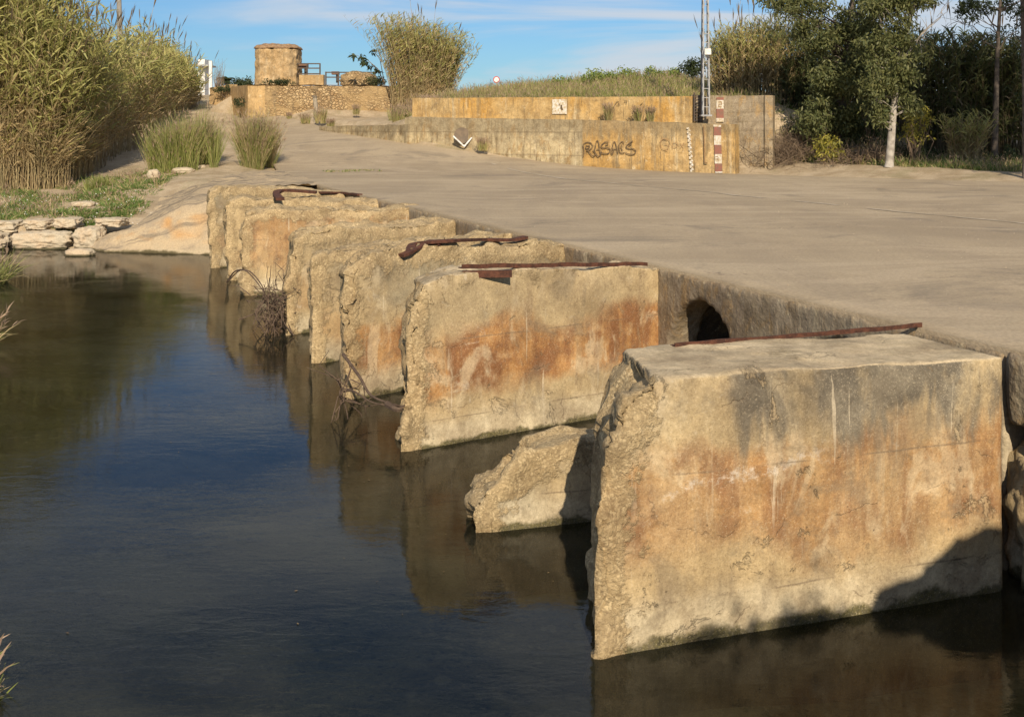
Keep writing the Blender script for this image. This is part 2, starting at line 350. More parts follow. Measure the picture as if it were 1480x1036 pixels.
def simple(name, a, b, sc=6.0, rough=0.8, bump=0.3, spec=0.3, metal=0.0):
    m = NT(name); n = m.noise(m.pos, sc, 5, 0.65)
    return m.done(m.mix(m.step(n, 0.35, 0.65), a, b), rough, m.bump(m.noise(m.pos, sc * 4, 4, 0.7), bump, 0.01), spec, Metallic=metal)
WHITE = simple('white_paint', (0.78, 0.77, 0.74), (0.55, 0.53, 0.48), 9)
WORNW = simple('worn_white_paint', (0.70, 0.66, 0.58), (0.46, 0.36, 0.20), 11)
REDP = simple('red_paint', (0.30, 0.12, 0.085), (0.22, 0.13, 0.09), 9)
BLACKP = simple('black_paint', (0.07, 0.05, 0.035), (0.22, 0.15, 0.07), 14)
BROWNP = simple('faded_brown_paint', (0.26, 0.15, 0.07), (0.38, 0.25, 0.12), 12)
GALV = simple('galvanised_steel', (0.36, 0.36, 0.35), (0.24, 0.24, 0.235), 5, 0.6, 0.2, 0.5)
IRON = simple('dark_iron', (0.06, 0.055, 0.05), (0.11, 0.075, 0.05), 8, 0.75)
LIMESTONE = None
def stone_material():
    m = NT('bank_stone'); P = m.pos; med = m.noise(P, 3.2, 6, 0.65); fine = m.noise(P, 28, 4, 0.7); z = m.z()
    c = m.mix(m.step(m.isl(), 0.2, 0.9), (0.47, 0.40, 0.285), (0.38, 0.335, 0.255))
    c = m.mix(m.step(med, 0.42, 0.66, 0, 0.4), c, (0.50, 0.34, 0.20))
    c = m.mix(m.step(m.noise(P, 9, 5, 0.7), 0.56, 0.70, 0, 0.6), c, (0.19, 0.15, 0.10))
    c = m.mix(m.step(m.math('ADD', z, m.math('MULTIPLY', med, 0.1)), 0.13, 0.07, 0, 0.9), c, (0.05, 0.045, 0.018))
    c = m.mix(0.5, c, m.mix(m.lin(fine, 0.3, 0.7), (0.65, 0.65, 0.65), (1.3, 1.3, 1.3)), 'MULTIPLY')
    return m.done(c, 0.92, m.bump(fine, 0.6, 0.015, m.bump(med, 0.7, 0.05)), 0.2)
LIMESTONE = stone_material()
def rubble_material():
    m = NT('rubble_masonry'); P = m.pos
    wob = m.N('ShaderNodeVectorMath', {0: P, 1: m.scale(m.noise(P, 4, 4, out='Color'), (0.24, 0.24, 0.24))}, operation='ADD')
    wob = m.scale(wob, (0.8, 0.8, 1.35))
    e = m.N('ShaderNodeTexVoronoi', {'Vector': wob, 'Scale': 6.5}, 'Distance', feature='DISTANCE_TO_EDGE')
    colr = m.N('ShaderNodeSeparateXYZ', {0: m.voro(wob, 6.5, 'Color')}, 0)
    c = m.mix(colr, (0.33, 0.215, 0.105), (0.54, 0.40, 0.22))
    c = m.mix(m.step(e, 0.08, 0.01, 0, 0.55), c, (0.20, 0.13, 0.07))
    pl = m.step(m.noise(P, 0.55, 5, 0.65, 0.5), 0.42, 0.58, 0, 0.85)
    c = m.mix(pl, c, m.mix(m.noise(P, 6, 4), (0.42, 0.29, 0.14), (0.28, 0.20, 0.10)))
    c = m.mix(m.step(m.noise(m.scale(P, (2, 2, 0.3)), 1.1, 5, 0.6), 0.54, 0.66, 0, 0.6), c, (0.20, 0.15, 0.09))
    return m.done(c, 0.95, m.bump(m.math('MULTIPLY', m.step(e, 0, 0.15), m.math('SUBTRACT', 1.0, pl)), 1.0, 0.06, m.bump(m.noise(P, 15, 4), 0.6, 0.02)), 0.15)
RUBBLE = rubble_material()
MASON = wall_mat('tower_masonry', (0.50, 0.34, 0.17), (0.44, 0.32, 0.18), 0.5, 2.2, 0.75)
LOWALL = wall_mat('lower_wall_ochre', (0.46, 0.285, 0.10), (0.52, 0.37, 0.18), 0.75, 1.0, 0.6)
LOWGREY = wall_mat('lower_wall_grey', (0.40, 0.33, 0.21), (0.50, 0.41, 0.25), 0.85, 1.2, 0.75, 0.9)
UPWALL = wall_mat('upper_wall_ochre', (0.48, 0.34, 0.16), (0.50, 0.29, 0.08), 0.65, 0.9, 0.55)
UPGREY = wall_mat('upper_wall_grey', (0.27, 0.22, 0.155), (0.33, 0.27, 0.19), 0.5, 1.4, 0.7, 0.34)  # coursed wall, its grey also standing in for tree shadow
DECKSIDE = wall_mat('deck_side', (0.30, 0.25, 0.18), (0.24, 0.19, 0.135), 0.55, 1.6, 0.5)
APRON = pier_mat('apron_concrete', 21, 0.25, 0.85, 0.75, 0.0, 1.7, 0.35)
PLASTER = wall_mat('plaster', (0.48, 0.33, 0.16), (0.42, 0.29, 0.15), 0.3, 0.8, 0.4)

# ------------------------------------------------------------------ ground: one sheet, river bed to far land
pts = []
def P3(x, y, z): pts.append((x, y, z))
def A(px, py, Y, dz=0.0): p = at(px, py, Y); P3(p.x, p.y, p.z + dz)
# river bed and its left bank just outside the frame
for Y in (5.5, 8, 11, 15, 19, 24, 28, 32.2):
    xl = -0.43 * Y - 0.55
    P3(xl, Y, -0.12 if Y < 30 else -0.6); P3(xl + 0.7, Y, -0.45)
    if Y < 30: P3(xl - 0.9, Y, 0.25); P3(xl - 4.0, Y + 0.5, 0.9)
    for t in (0.3, 0.6):
        xr = (uv(6.9, (Y - 6.9 * SU) / CU)).x
        P3(xl + (xr - xl) * t, Y, -0.42 - 0.22 * rng.random())
for v in list(range(2, 33, 3)):
    for u, z in ((7.1, -0.7), (11.5, -0.7), (13.0, 1.25), (20, 1.25)): p = uv(u, v); P3(p.x, p.y, z)
for X in (-60, -30, -10, -6, -2, 2, 4.5):
    P3(X, 4.9, -0.75); P3(X, 3.6, 0.2); P3(X, 1.6, 1.5); P3(X, 0.6, 1.66)
for X in (-60, -20, -5, 0, 6, 20, 60):
    for Y in (-3, -15, -60): P3(X, Y, 1.7)
P3(-60, 12, 1.0); P3(-60, 28, 1.0); P3(-200, 15, 1.5); P3(-30, 15, 1.0)
# far bank
for X in (-200, -80, -40, -25, -18, -14.2):
    P3(X, 32.7, -0.7); P3(X, 33.35, -0.05); P3(X, 33.8, 0.66); P3(X, 37, 0.92); P3(X, 41, 1.2); P3(X, 46, 1.75); P3(X, 60, 3.6); P3(X, 80, 4.4)
A(75, 240, 47); A(190, 215, 54); A(240, 188, 62)
A(150, 352, 33.3); A(215, 324, 34.4, -.05); A(170, 300, 36); A(240, 285, 38); A(225, 262, 40); A(300, 258, 39, -.12)
EDGE_L = [(460, 268, 33.9), (428, 258, 37.5), (400, 247, 42.5), (388, 225, 47), (386, 205, 52), (376, 185, 58), (355, 168, 62.5), (330, 153, 68), (318, 140, 75), (312, 134, 86)]
EDGE_R = [(1480, 263, 35.5), (1300, 259, 37.5), (1062, 251.5, 43), (950, 247, 44.8), (850, 241, 46.2), (720, 226, 48), (590, 206, 50), (480, 187, 55), (410, 168, 61), (352, 151, 68), (338, 139, 75), (330, 134, 86)]
for e in EDGE_L: A(e[0], e[1], e[2], -0.14)
for e in EDGE_R[2:]: A(e[0], e[1], e[2], -0.14)
for e, e2 in zip(EDGE_L[3:], EDGE_R[6:]):
    q = at(*e).lerp(at(*e2), .5); P3(q.x, q.y, q.z - .35)
for e, e2 in zip(EDGE_R[2:], EDGE_R[3:]):
    q = at(*e).lerp(at(*e2), .5); P3(q.x, q.y, q.z - .14)
A(345, 240, 43.5); A(300, 246, 42.5); A(270, 235, 44.5); A(310, 205, 52); A(300, 180, 59); A(300, 160, 65)
for u, v in ((9, 36), (13, 36), (19, 34), (24, 30), (16, 40)): p = uv(u, v); P3(p.x, p.y, 1.5)
# terrace between the road and the rubble wall
A(450, 168, 60); A(570, 168, 60); A(600, 174, 55)
for px, Y, z in ((588, 51.8, 3.40), (530, 54.2, 3.34), (478, 56.4, 3.30), (560, 54.5, 3.5), (500, 57.5, 3.6)): P3((px - 740) * Y / F, Y, z)
for px, Y in ((588, 51.0), (530, 53.4), (490, 55.3)): P3((px - 740) * Y / F, Y, 2.4)
# land behind the walls
for px, py, Y in ((585, 166, 53), (700, 166, 51), (850, 168, 49.5), (1000, 176, 47.5)): A(px, py, Y, -.2)
for px, Y in ((560, 61.5), (630, 55), (800, 53), (1000, 50.5), (1117, 48.6)): P3((px - 740) * Y / F, Y, 4.40)
for px, Y, z in ((640, 66, 5.0), (800, 60, 5.3), (950, 58, 5.6), (1080, 58, 5.2), (1200, 55, 4.4), (1300, 60, 3.5)): P3((px - 740) * Y / F, Y, z)
for px, Y in ((345, 66), (450, 64.5), (560, 65)): P3((px - 740) * Y / F, Y, 5.25)
for X in (-80, -40, -20, 0, 20, 40, 90): P3(X, 95, 4.9); P3(X, 300, 4.9); P3(X, 900, 4.9)
P3(-400, 300, 4.6); P3(400, 300, 4.6); P3(-400, 60, 3); P3(400, 60, 3)
# right: low earth bund then the shaded wood floor
for px, py, Y in ((1066, 247, 44.2), (1110, 232, 46), (1180, 236, 44), (1290, 241, 41.5), (1400, 247, 40), (1480, 251, 39), (1600, 258, 37)): A(px, py, Y)
for px, py, Y in ((1110, 225, 50), (1290, 228, 47), (1480, 232, 46), (1600, 236, 46)): A(px, py, Y)
for px, py, Y in ((1110, 250, 43.4), (1290, 257, 39.2), (1480, 264, 36.2), (1650, 270, 33.5)): A(px, py, Y, -.12)
P3(30, 30, 1.7); P3(30, 10, 1.7); P3(60, 40, 2.2); P3(300, 20, 2)
XY = [Vector((p[0], p[1])) for p in pts]
ov, oe, of_, oi, _, _ = delaunay_2d_cdt(XY, [], [], 0, 0.02)
Z = {}
for i, src in enumerate(oi):
    Z[i] = pts[src[0]][2] if src else 0
tri = [tuple(f) for f in of_]
TV = np.array([(v.x, v.y, Z[i]) for i, v in enumerate(ov)])
TT = np.array([t for t in tri if len(t) == 3])
def ground_z(x, y):
    a = TV[TT[:, 0]]; b = TV[TT[:, 1]]; c = TV[TT[:, 2]]
    d = (b[:, 1] - c[:, 1]) * (a[:, 0] - c[:, 0]) + (c[:, 0] - b[:, 0]) * (a[:, 1] - c[:, 1])
    d = np.where(abs(d) < 1e-12, 1e-12, d)
    w0 = ((b[:, 1] - c[:, 1]) * (x - c[:, 0]) + (c[:, 0] - b[:, 0]) * (y - c[:, 1])) / d
    w1 = ((c[:, 1] - a[:, 1]) * (x - c[:, 0]) + (a[:, 0] - c[:, 0]) * (y - c[:, 1])) / d
    w2 = 1 - w0 - w1
    k = int(np.argmax(np.minimum(np.minimum(w0, w1), w2)))
    return float(w0[k] * a[k, 2] + w1[k] * b[k, 2] + w2[k] * c[k, 2])
import bmesh
bm = bmesh.new()
bv = [bm.verts.new(p) for p in TV]
for t in tri:
    try: bm.faces.new([bv[i] for i in t])
    except ValueError: pass
for lim in (3.0, 1.6, 0.9):
    es = [e for e in bm.edges if e.calc_length() > lim and -35 < (e.verts[0].co.x + e.verts[1].co.x) / 2 < 32 and 2 < (e.verts[0].co.y + e.verts[1].co.y) / 2 < 72]
    bmesh.ops.subdivide_edges(bm, edges=es, cuts=1, use_grid_fill=False)
    bmesh.ops.triangulate(bm, faces=[f for f in bm.faces if len(f.verts) > 3])
for v in bm.verts:
    if v.co.y > 4.5: v.co.z += 0.05 * noise.fractal(v.co * 0.9, 1.0, 2.0, 4)
me = bpy.data.meshes.new('ground'); bm.to_mesh(me); bm.free()
ground = link(me, 'ground', DIRT, smooth=True); tag(ground, kind='structure')
water = mesh('water', [(-300, 1.5, 0), (60, 1.5, 0), (60, 34.5, 0), (-300, 34.5, 0)], [(0, 1, 2, 3)], WATER); tag(water, kind='structure')

# ------------------------------------------------------------------ road across the causeway
def poly_lerp(pl, t):
    k = min(int(t), len(pl) - 2); return pl[k].lerp(pl[k + 1], t - k)
left = [uv(6.72, v, 1.70) for v in (-14, -8, -2, 2, 5, 7.2, 9, 11, 13, 15.5, 18, 21, 24, 28)] + [at(*e) for e in EDGE_L]
right = [uv(u, v, 1.70) for u, v in ((26, -14), (26, -8), (26.5, -2), (27, 2), (27, 5), (27, 8), (27, 11), (27, 14), (27, 17), (27, 20), (27, 23), (27, 26), (27, 28.5))] + [at(*e) for e in EDGE_R]
def resample(pl, n, cut):
    # arc-length resample in two pieces so that the bend rows stay level with one another
    L = [0.0]
    for a, b in zip(pl, pl[1:]): L.append(L[-1] + (b - a).length)
    out = []
    for i in range(n + 1):
        s = L[-1] * i / n
        k = max(j for j in range(len(L)) if L[j] <= s + 1e-9); k = min(k, len(pl) - 2)
        out.append(pl[k].lerp(pl[k + 1], (s - L[k]) / max(L[k + 1] - L[k], 1e-9)))
    return out
iL = 23; 
LA = resample(left[:15], 60, 0); LB = resample(left[14:], 50, 0)
RA = resample(right[:16], 60, 0); RB = resample(right[15:], 50, 0)
rowsL = LA + LB[1:]; rowsR = RA + RB[1:]
nx = 60; V = []; Fc = []
for a, b in zip(rowsL, rowsR):
    for k in range(nx + 1):
        p = a.lerp(b, k / nx)
        p.z += 0.018 * noise.fractal(Vector((p.x * .35, p.y * .35, 3.1)), 1, 2, 3) * (0 if k == 0 else 1)
        V.append(p)
for i in range(len(rowsL) - 1):
    for k in range(nx): q = i * (nx + 1) + k; Fc.append((q, q + 1, q + nx + 2, q + nx + 1))
# skirt on both sides
for i in range(len(rowsL)): V.append(rowsL[i] + (rowsR[i] - rowsL[i]).normalized() * 0.12 - Vector((0, 0, 0.25)))
b0 = len(rowsL) * (nx + 1)
for i in range(len(rowsL) - 1): Fc.append((i * (nx + 1), (i + 1) * (nx + 1), b0 + i + 1, b0 + i))
road = mesh('road', V, Fc, ROAD, smooth=True); tag(road, kind='structure')
def road_z(x, y):
    r = road_bvh.ray_cast(Vector((x, y, 20)), Vector((0, 0, -1)))
    return r[0].z if r[0] else ground_z(x, y)
from mathutils.bvhtree import BVHTree
road_bvh = BVHTree.FromPolygons([tuple(v) for v in V], [tuple(f) for f in Fc])

# ------------------------------------------------------------------ voxel helper: solid -> crumbled mesh
def voxelise(verts, faces, size):
    me = bpy.data.meshes.new('tmp'); me.from_pydata([tuple(v) for v in verts], [], [tuple(f) for f in faces])
    o = bpy.data.objects.new('tmp', me); C.objects.link(o)
    md = o.modifiers.new('r', 'REMESH'); md.mode = 'VOXEL'; md.voxel_size = size; md.use_smooth_shade = True
    dg = bpy.context.evaluated_depsgraph_get(); ev = o.evaluated_get(dg)
    out = bpy.data.meshes.new_from_object(ev)
    bpy.data.objects.remove(o); bpy.data.meshes.remove(me)
    return out
def displace(me, fn):
    n = len(me.vertices); co = np.empty(n * 3); no = np.empty(n * 3)
    me.vertices.foreach_get('co', co); me.vertices.foreach_get('normal', no)
    co = co.reshape(-1, 3); no = no.reshape(-1, 3)
    d, r = fn(co, no)
    co = co + d
    me.vertices.foreach_set('co', co.ravel())
    at_ = me.attributes.get('rough') or me.attributes.new('rough', 'FLOAT', 'POINT')
    at_.data.foreach_set('value', r.astype(np.float32)); me.update()
def seg_dist(p, a, b):
    ab = b - a; t = np.clip(((p - a) @ ab) / max(ab @ ab, 1e-9), 0, 1)
    return np.linalg.norm(p - (a + t[:, None] * ab), axis=1)

PIERS = []
def make_pier(name, outline, A2, B2, thick, taper, vox, mat, label, cat, group, amp=0.07, base=-0.75, end=0.0, topslope=0.0, rough_top=1.0, seed=0):
    """outline: photo points on the front face, nose waterline first, along the nose and the top to the deck end."""
    A2 = Vector(A2[:2]); B2 = Vector(B2[:2]); d = (B2 - A2).normalized(); nrm = Vector((-d.y, d.x))   # into depth
    prof = []
    for px, py in outline:
        m = (px - 740) / F                     # ray x = m*Y ; solve A2 + s d = (mY, Y)
        s = (m * A2.y - A2.x) / (d.x - m * d.y); Y = A2.y + s * d.y
        prof.append((s, zpy(py, Y)))
    sB = (B2 - A2).length + end
    prof[0] = (prof[0][0], 0.0)
    mm = A2.x / A2.y; hide = -(nrm.x - mm * nrm.y) / (d.x - mm * d.y); taper = max(0.0, hide * taper)
    poly = [(prof[0][0] - 0.03, base)] + prof + [(sB, prof[-1][1]), (sB, base)]
    V = []; n = len(poly)
    for k, (s, z) in enumerate(poly):
        q = A2 + d * s; V.append(Vector((q.x, q.y, z)))
    for k, (s, z) in enumerate(poly):
        w = max(0.0, 1 - s / (sB * 0.55)); s2 = s + taper * thick * w if s < sB - 0.01 else s
        zz = z + (topslope * thick if (k > 1 and z > 0.9) else 0)
        q = A2 + d * s2 + nrm * thick; V.append(Vector((q.x, q.y, zz)))
    Fc = [tuple(range(n)), tuple(range(2 * n - 1, n - 1, -1))] + [(k, (k + 1) % n, n + (k + 1) % n, n + k)[::-1] for k in range(n)]
    me = voxelise(V, Fc, vox)
    pr = np.array(poly[:-1]); sg = [(pr[i], pr[i + 1]) for i in range(len(pr) - 1)]
    A3 = np.array([A2.x, A2.y]); D2 = np.array([d.x, d.y]); N2 = np.array([nrm.x, nrm.y])
    off = Vector((seed * 7.3, seed * 3.3, 0))
    def fn(co, no):
        rel = co[:, :2] - A3; s = rel @ D2; t = rel @ N2
        w = np.clip(1 - s / (sB * 0.55), 0, 1)
        p = np.stack([s - taper * np.clip(t, 0, thick) * w, co[:, 2]], 1)
        dist = np.full(len(p), 9.0); istop = np.zeros(len(p))
        for i, (a, b) in enumerate(sg):
            dd = seg_dist(p, a, b); better = dd < dist; dist = np.where(better, dd, dist)
            slope = abs(b[1] - a[1]) / (abs(b[0] - a[0]) + 1e-6)
            istop = np.where(better, 1.0 if slope < 0.45 else 0.0, istop)
        r = np.exp(-(dist / 0.11) ** 2) * np.where(istop > 0, rough_top * 0.75, 1.0)
        topf = (no[:, 2] > 0.6) & (co[:, 2] > 0.9); r = np.where(topf, np.maximum(r, rough_top * 0.8), r)
        r = np.where(s > sB - 0.1, r * 0.4, r)
        out = np.zeros_like(co)
        for i in range(len(co)):
            v = Vector(co[i]) + off; ri = r[i]
            k = 0.010 * noise.fractal(v * 2.2, 0.8, 2.0, 3)
            if ri > 0.04:
                e = 0.5 + 0.5 * noise.noise(v * 2.3)
                k += amp * ri * (1.0 * noise.fractal(v * 2.1, 0.6, 2.0, 2) - 0.55 * e)
                vd = noise.voronoi(v * 4.5); k += amp * 0.9 * ri * (noise.cell(vd[1][0] * 7.0) * .8 - .4) * (0.4 + e)
                k += amp * 0.22 * ri * noise.noise(v * 9.0)
            out[i] = no[i] * k
        wide = np.exp(-(dist / 0.30) ** 1.5) * np.where(istop > 0, rough_top, 1.0)
        wide = np.where((no[:, 2] > 0.5) & (co[:, 2] > 0.5), rough_top, wide)
        return out, np.clip(np.maximum(r, wide), 0, 1)
    displace(me, fn)
    root_at = Vector((A2.x, A2.y, 0))
    o = link(me, name, mat, None, root_at, True); tag(o, label, cat, group)
    PIERS.append((A2, d, nrm, sB, prof))
    return A2, d, nrm, sB

GP = 'broken concrete piers along the causeway'
p1 = make_pier('concrete_pier', [(856, 952), (852, 850), (858, 760), (868, 690), (874, 640), (893, 595), (918, 566), (944, 548), (972, 546), (1080, 536), (1200, 529), (1330, 523), (1450, 517)],
    atz(856, 952, 0), atz(1450, 517, 1.7), 1.12, 0.93, 0.032, pier_mat('pier_a', 1, 0.45, 1.25, 0.85, 1.0, 1.74, 0.30, 0.5, True),
    'largest nearest concrete pier, flat topped, grey streaked above and orange below', 'pier', GP, amp=0.085, rough_top=0.12, seed=1)
p2 = make_pier('concrete_pier', [(577, 655), (581, 600), (588, 545), (586, 490), (592, 445), (610, 412), (640, 397), (668, 392), (800, 387), (935, 383), (950, 387)],
    atz(577, 655, 0), atz(950, 387, 1.68), 0.62, 0.8, 0.034, pier_mat('pier_b', 2.4, 0.42, 1.20, 1.0, 0.15, 1.7, 0.3, 0.72),
    'second full pier from the front, wide rust orange band across its face', 'pier', GP, amp=0.09, rough_top=0.35, seed=2, end=0.1)
stub = make_pier('pier_stub', [(684, 772), (679, 742), (690, 720), (704, 708), (722, 702), (736, 682), (756, 662), (776, 650), (802, 642), (834, 636), (880, 636), (960, 632), (1000, 630)],
    atz(684, 772, 0), atz(960, 742, 0), 0.5, 0.5, 0.034, pier_mat('pier_s', 5.2, 3, 4, 0.0, 0.0, 1.7, 1.0),
    'low broken grey pier stump between the two nearest piers, half in shadow', 'pier stump', None, amp=0.085, rough_top=0.8, seed=9)
p3 = make_pier('concrete_pier', [(496, 580), (498, 520), (494, 455), (496, 400), (506, 378), (540, 362), (590, 354), (640, 353), (700, 352), (790, 348), (820, 351)],
    atz(496, 580, 0), atz(820, 352, 1.7), 0.75, 0.88, 0.036, pier_mat('pier_c', 3.7, 0.25, 0.90, 1.0, 0.1, 1.7, 0.9, 0.75),
    'pier with grey green upper patch and twisted rusty strip on top', 'pier', GP, amp=0.10, seed=3, end=0.1, topslope=-0.05)
p4 = make_pier('concrete_pier', [(447, 527), (448, 450), (447, 395), (453, 369), (472, 361), (520, 354), (600, 347), (700, 340), (735, 336)],
    atz(447, 527, 0), atz(735, 335, 1.7), 0.8, 0.92, 0.045, pier_mat('pier_d', 8.1, 0.25, 0.75, 0.55, 0.3, 1.6, 0.9),
    'olive grey pier with a straight nose and horizontal seam near the waterline', 'pier', GP, amp=0.08, seed=4, end=0.1, topslope=-0.05)
p5 = make_pier('concrete_pier', [(412, 485), (412, 430), (418, 372), (425, 345), (440, 333), (520, 327), (600, 324), (655, 317)],
    atz(412, 485, 0), atz(655, 316, 1.7), 0.8, 0.9, 0.05, pier_mat('pier_e', 4.6, 0.30, 1.0, 0.6, 0.1, 1.7, 0.3),
    'pale pier directly behind the tangled driftwood heap', 'pier', GP, amp=0.10, seed=5, end=0.1, topslope=0.03)
p6 = make_pier('concrete_pier', [(350, 428), (347, 380), (347, 330), (353, 309), (372, 301), (450, 301), (560, 300), (595, 299)],
    atz(350, 428, 0), at(595, 299, 25.0), 1.0, 0.9, 0.05, pier_mat('pier_f', 6.3, 0.5, 1.6, 0.7, 0.0, 1.9, 0.2),
    'orange brown pier with a rounded top corner just left of the driftwood heap', 'pier', GP, amp=0.09, seed=6, end=0.3)
p7 = make_pier('concrete_pier', [(327, 406), (324, 350), (322, 305), (328, 290), (345, 284), (420, 286), (500, 288), (545, 289)],
    atz(327, 406, 0), at(545, 289, 27.4), 0.9, 0.95, 0.055, pier_mat('pier_g', 9.9, 0.3, 0.7, 0.3, 0.1, 1.9, 1.0),
    'narrow grey pier nose, second from the far bank, under the hooked rusty bar', 'pier', GP, amp=0.08, seed=7, end=0.3)
p8 = make_pier('concrete_pier', [(303, 388), (302, 330), (298, 292), (301, 276), (315, 270), (380, 269), (440, 272), (505, 279)],
    atz(303, 388, 0), at(505, 279, 30.6), 1.0, 0.95, 0.055, pier_mat('pier_h', 12.5, 0.2, 0.8, 0.35, 0.15, 1.9, 0.8),
    'farthest pier with a tall square nose beside the sloping concrete apron', 'pier', GP, amp=0.06, seed=8, end=0.3)

# ------------------------------------------------------------------ causeway side wall with culvert mouths
root = empty('causeway_wall', uv(6.72, 20, 0), 'long shaded concrete side wall of the causeway with round culvert mouths', 'retaining wall')
V = []; v0, v1, u0, u1 = 7.28, 34.2, 6.72, 7.12
for z in (-0.9, 1.67):
    for u, v in ((u0, v0), (u1, v0), (u1, v1), (u0, v1)): V.append(uv(u, v, z))
Fc = [(0, 1, 2, 3), (7, 6, 5, 4), (0, 4, 5, 1), (1, 5, 6, 2), (2, 6, 7, 3), (3, 7, 4, 0)]
me = bpy.data.meshes.new('w'); me.from_pydata([tuple(v) for v in V], [], Fc)
wobj = bpy.data.objects.new('w', me); C.objects.link(wobj)
ARCH = [9.35, 11.95, 14.6, 17.1, 19.7, 22.5, 25.6, 28.8]
ARAD, AZ = 0.78, 0.63
cm = bpy.data.meshes.new('c'); cv = []; cf = []
for a in ARCH:
    ctr = [uv(6.3, a, AZ), uv(7.6, a, AZ)]
    tv, tf = tube_vf(ctr, ARAD, 28, cap=False); b = len(cv); cv += [tuple(q) for q in tv]; cf += [tuple(i + b for i in f) for f in tf]
    cf.append(tuple(b + i for i in range(28))[::-1]); cf.append(tuple(b + 28 + i for i in range(28)))
cm.from_pydata(cv, [], cf); cobj = bpy.data.objects.new('c', cm); C.objects.link(cobj)
bpy.context.view_layer.update()
bo = wobj.modifiers.new('b', 'BOOLEAN'); bo.operation = 'DIFFERENCE'; bo.object = cobj; bo.solver = 'EXACT'
rm = wobj.modifiers.new('r', 'REMESH'); rm.mode = 'VOXEL'; rm.voxel_size = 0.05; rm.use_smooth_shade = True
wm = bpy.data.meshes.new_from_object(wobj.evaluated_get(bpy.context.evaluated_depsgraph_get()))
bpy.data.objects.remove(wobj); bpy.data.objects.remove(cobj)
def fnw(co, no):
    out = np.zeros_like(co); r = np.clip(1 - (1.67 - co[:, 2]) / 0.10, 0, 1)
    for i in range(len(co)):
        v = Vector(co[i]); k = 0.012 * noise.fractal(v * 1.8, 0.8, 2, 3)
        k += 0.03 * r[i] * min(0.1, noise.fractal(v * 5.0, 0.7, 2, 3))
        out[i] = no[i] * k
    return out, r * 0.2
displace(wm, fnw)
link(wm, 'wall_face', DECKSIDE, root, smooth=True)
CULV = wall_mat('culvert_inside', (0.09, 0.075, 0.055), (0.07, 0.058, 0.045), 0.4, 1.5, 0.5)  # pipe colour darkened to stand for the shade inside
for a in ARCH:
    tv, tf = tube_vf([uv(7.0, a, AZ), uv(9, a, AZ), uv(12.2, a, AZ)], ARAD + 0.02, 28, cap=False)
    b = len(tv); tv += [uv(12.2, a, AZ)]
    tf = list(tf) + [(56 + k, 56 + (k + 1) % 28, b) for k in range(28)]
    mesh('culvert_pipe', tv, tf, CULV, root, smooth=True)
# free edge of the slab in front of the nearest pier: overhang with a hollow and rubble below
root = empty('road_slab_edge', uv(6.72, 5, 1.1), 'dark overhanging slab edge beside the right end of the nearest pier', 'slab edge')
V = [uv(u, v, z) for z in (1.13, 1.685) for u, v in ((6.70, -8), (8.6, -8), (8.6, 7.3), (6.70, 7.26))]
me = voxelise(V, [(3, 2, 1, 0), (4, 5, 6, 7), (0, 1, 5, 4), (1, 2, 6, 5), (2, 3, 7, 6), (3, 0, 4, 7)], 0.05)
def fns(co, no):
    out = np.zeros_like(co)
    for i in range(len(co)):
        v = Vector(co[i]); low = 1 if co[i][2] < 1.2 else 0.35
        out[i] = no[i] * (0.05 * low * noise.fractal(v * 3, 0.7, 2, 3))
    return out, np.full(len(co), 0.1)
displace(me, fns); link(me, 'slab', DECKSIDE, root, smooth=True)
V = [uv(u, v, z) for z in (-0.9, 1.12) for u, v in ((7.25, -8), (8.0, -8), (8.0, 7.2), (7.25, 7.2))]
me = voxelise(V, [(3, 2, 1, 0), (4, 5, 6, 7), (0, 1, 5, 4), (1, 2, 6, 5), (2, 3, 7, 6), (3, 0, 4, 7)], 0.07)
displace(me, lambda co, no: (no * np.array([[0.18 * noise.fractal(Vector(c) * 1.3, 0.7, 2, 4)] for c in co]), np.full(len(co), 0.6)))
link(me, 'footing', pier_mat('footing', 15, 2, 3, 0, 0, 2, 0.9), root, smooth=True)

# ------------------------------------------------------------------ rocks
def rock_mesh(c, size, seed, rz=0.0, sub=4, box=0.55, amp=0.16):
    bm = bmesh.new(); bmesh.ops.create_icosphere(bm, subdivisions=sub, radius=1.0)
    off = Vector((seed * 5.7, seed * 2.1, seed)); cs, sn = math.cos(rz), math.sin(rz)
    for v in bm.verts:
        p = v.co.copy(); m = max(abs(p.x), abs(p.y), abs(p.z)); p = p * ((1 - box) + box / m * 0.85)
        p += v.co * amp * noise.fractal(v.co * 1.6 + off, 0.8, 2, 4)
        p += v.co * 0.05 * noise.fractal(v.co * 6 + off, 0.7, 2, 3)
        p -= v.co * 0.5 * amp * max(0.0, 0.35 - abs(noise.noise(v.co * 1.9 + off * 2)))
        x, y, z = p.x * size[0] / 2, p.y * size[1] / 2, p.z * size[2] / 2
        v.co = (c[0] + x * cs - y * sn, c[1] + x * sn + y * cs, c[2] + z)
    me = bpy.data.meshes.new('rock'); bm.to_mesh(me); bm.free(); return me
def rock(name, c, size, seed, mat, label, cat, group=None, **k):
    o = link(rock_mesh(c, size, seed, **k), name, mat, None, Vector((c[0], c[1], c[2] - size[2] / 2)), True)
    return tag(o, label, cat, group)
bulge = atz(1475, 650, 0.75)
rock('broken_concrete_lump', uv(6.95, 6.98, 0.42), (0.75, 0.75, 1.25), 3, pier_mat('lump', 17, 2, 3, 0.0, 0, 2, 0.8),
     'crumbling pale concrete lump at the right end of the nearest pier', 'concrete lump', sub=5, amp=0.22)

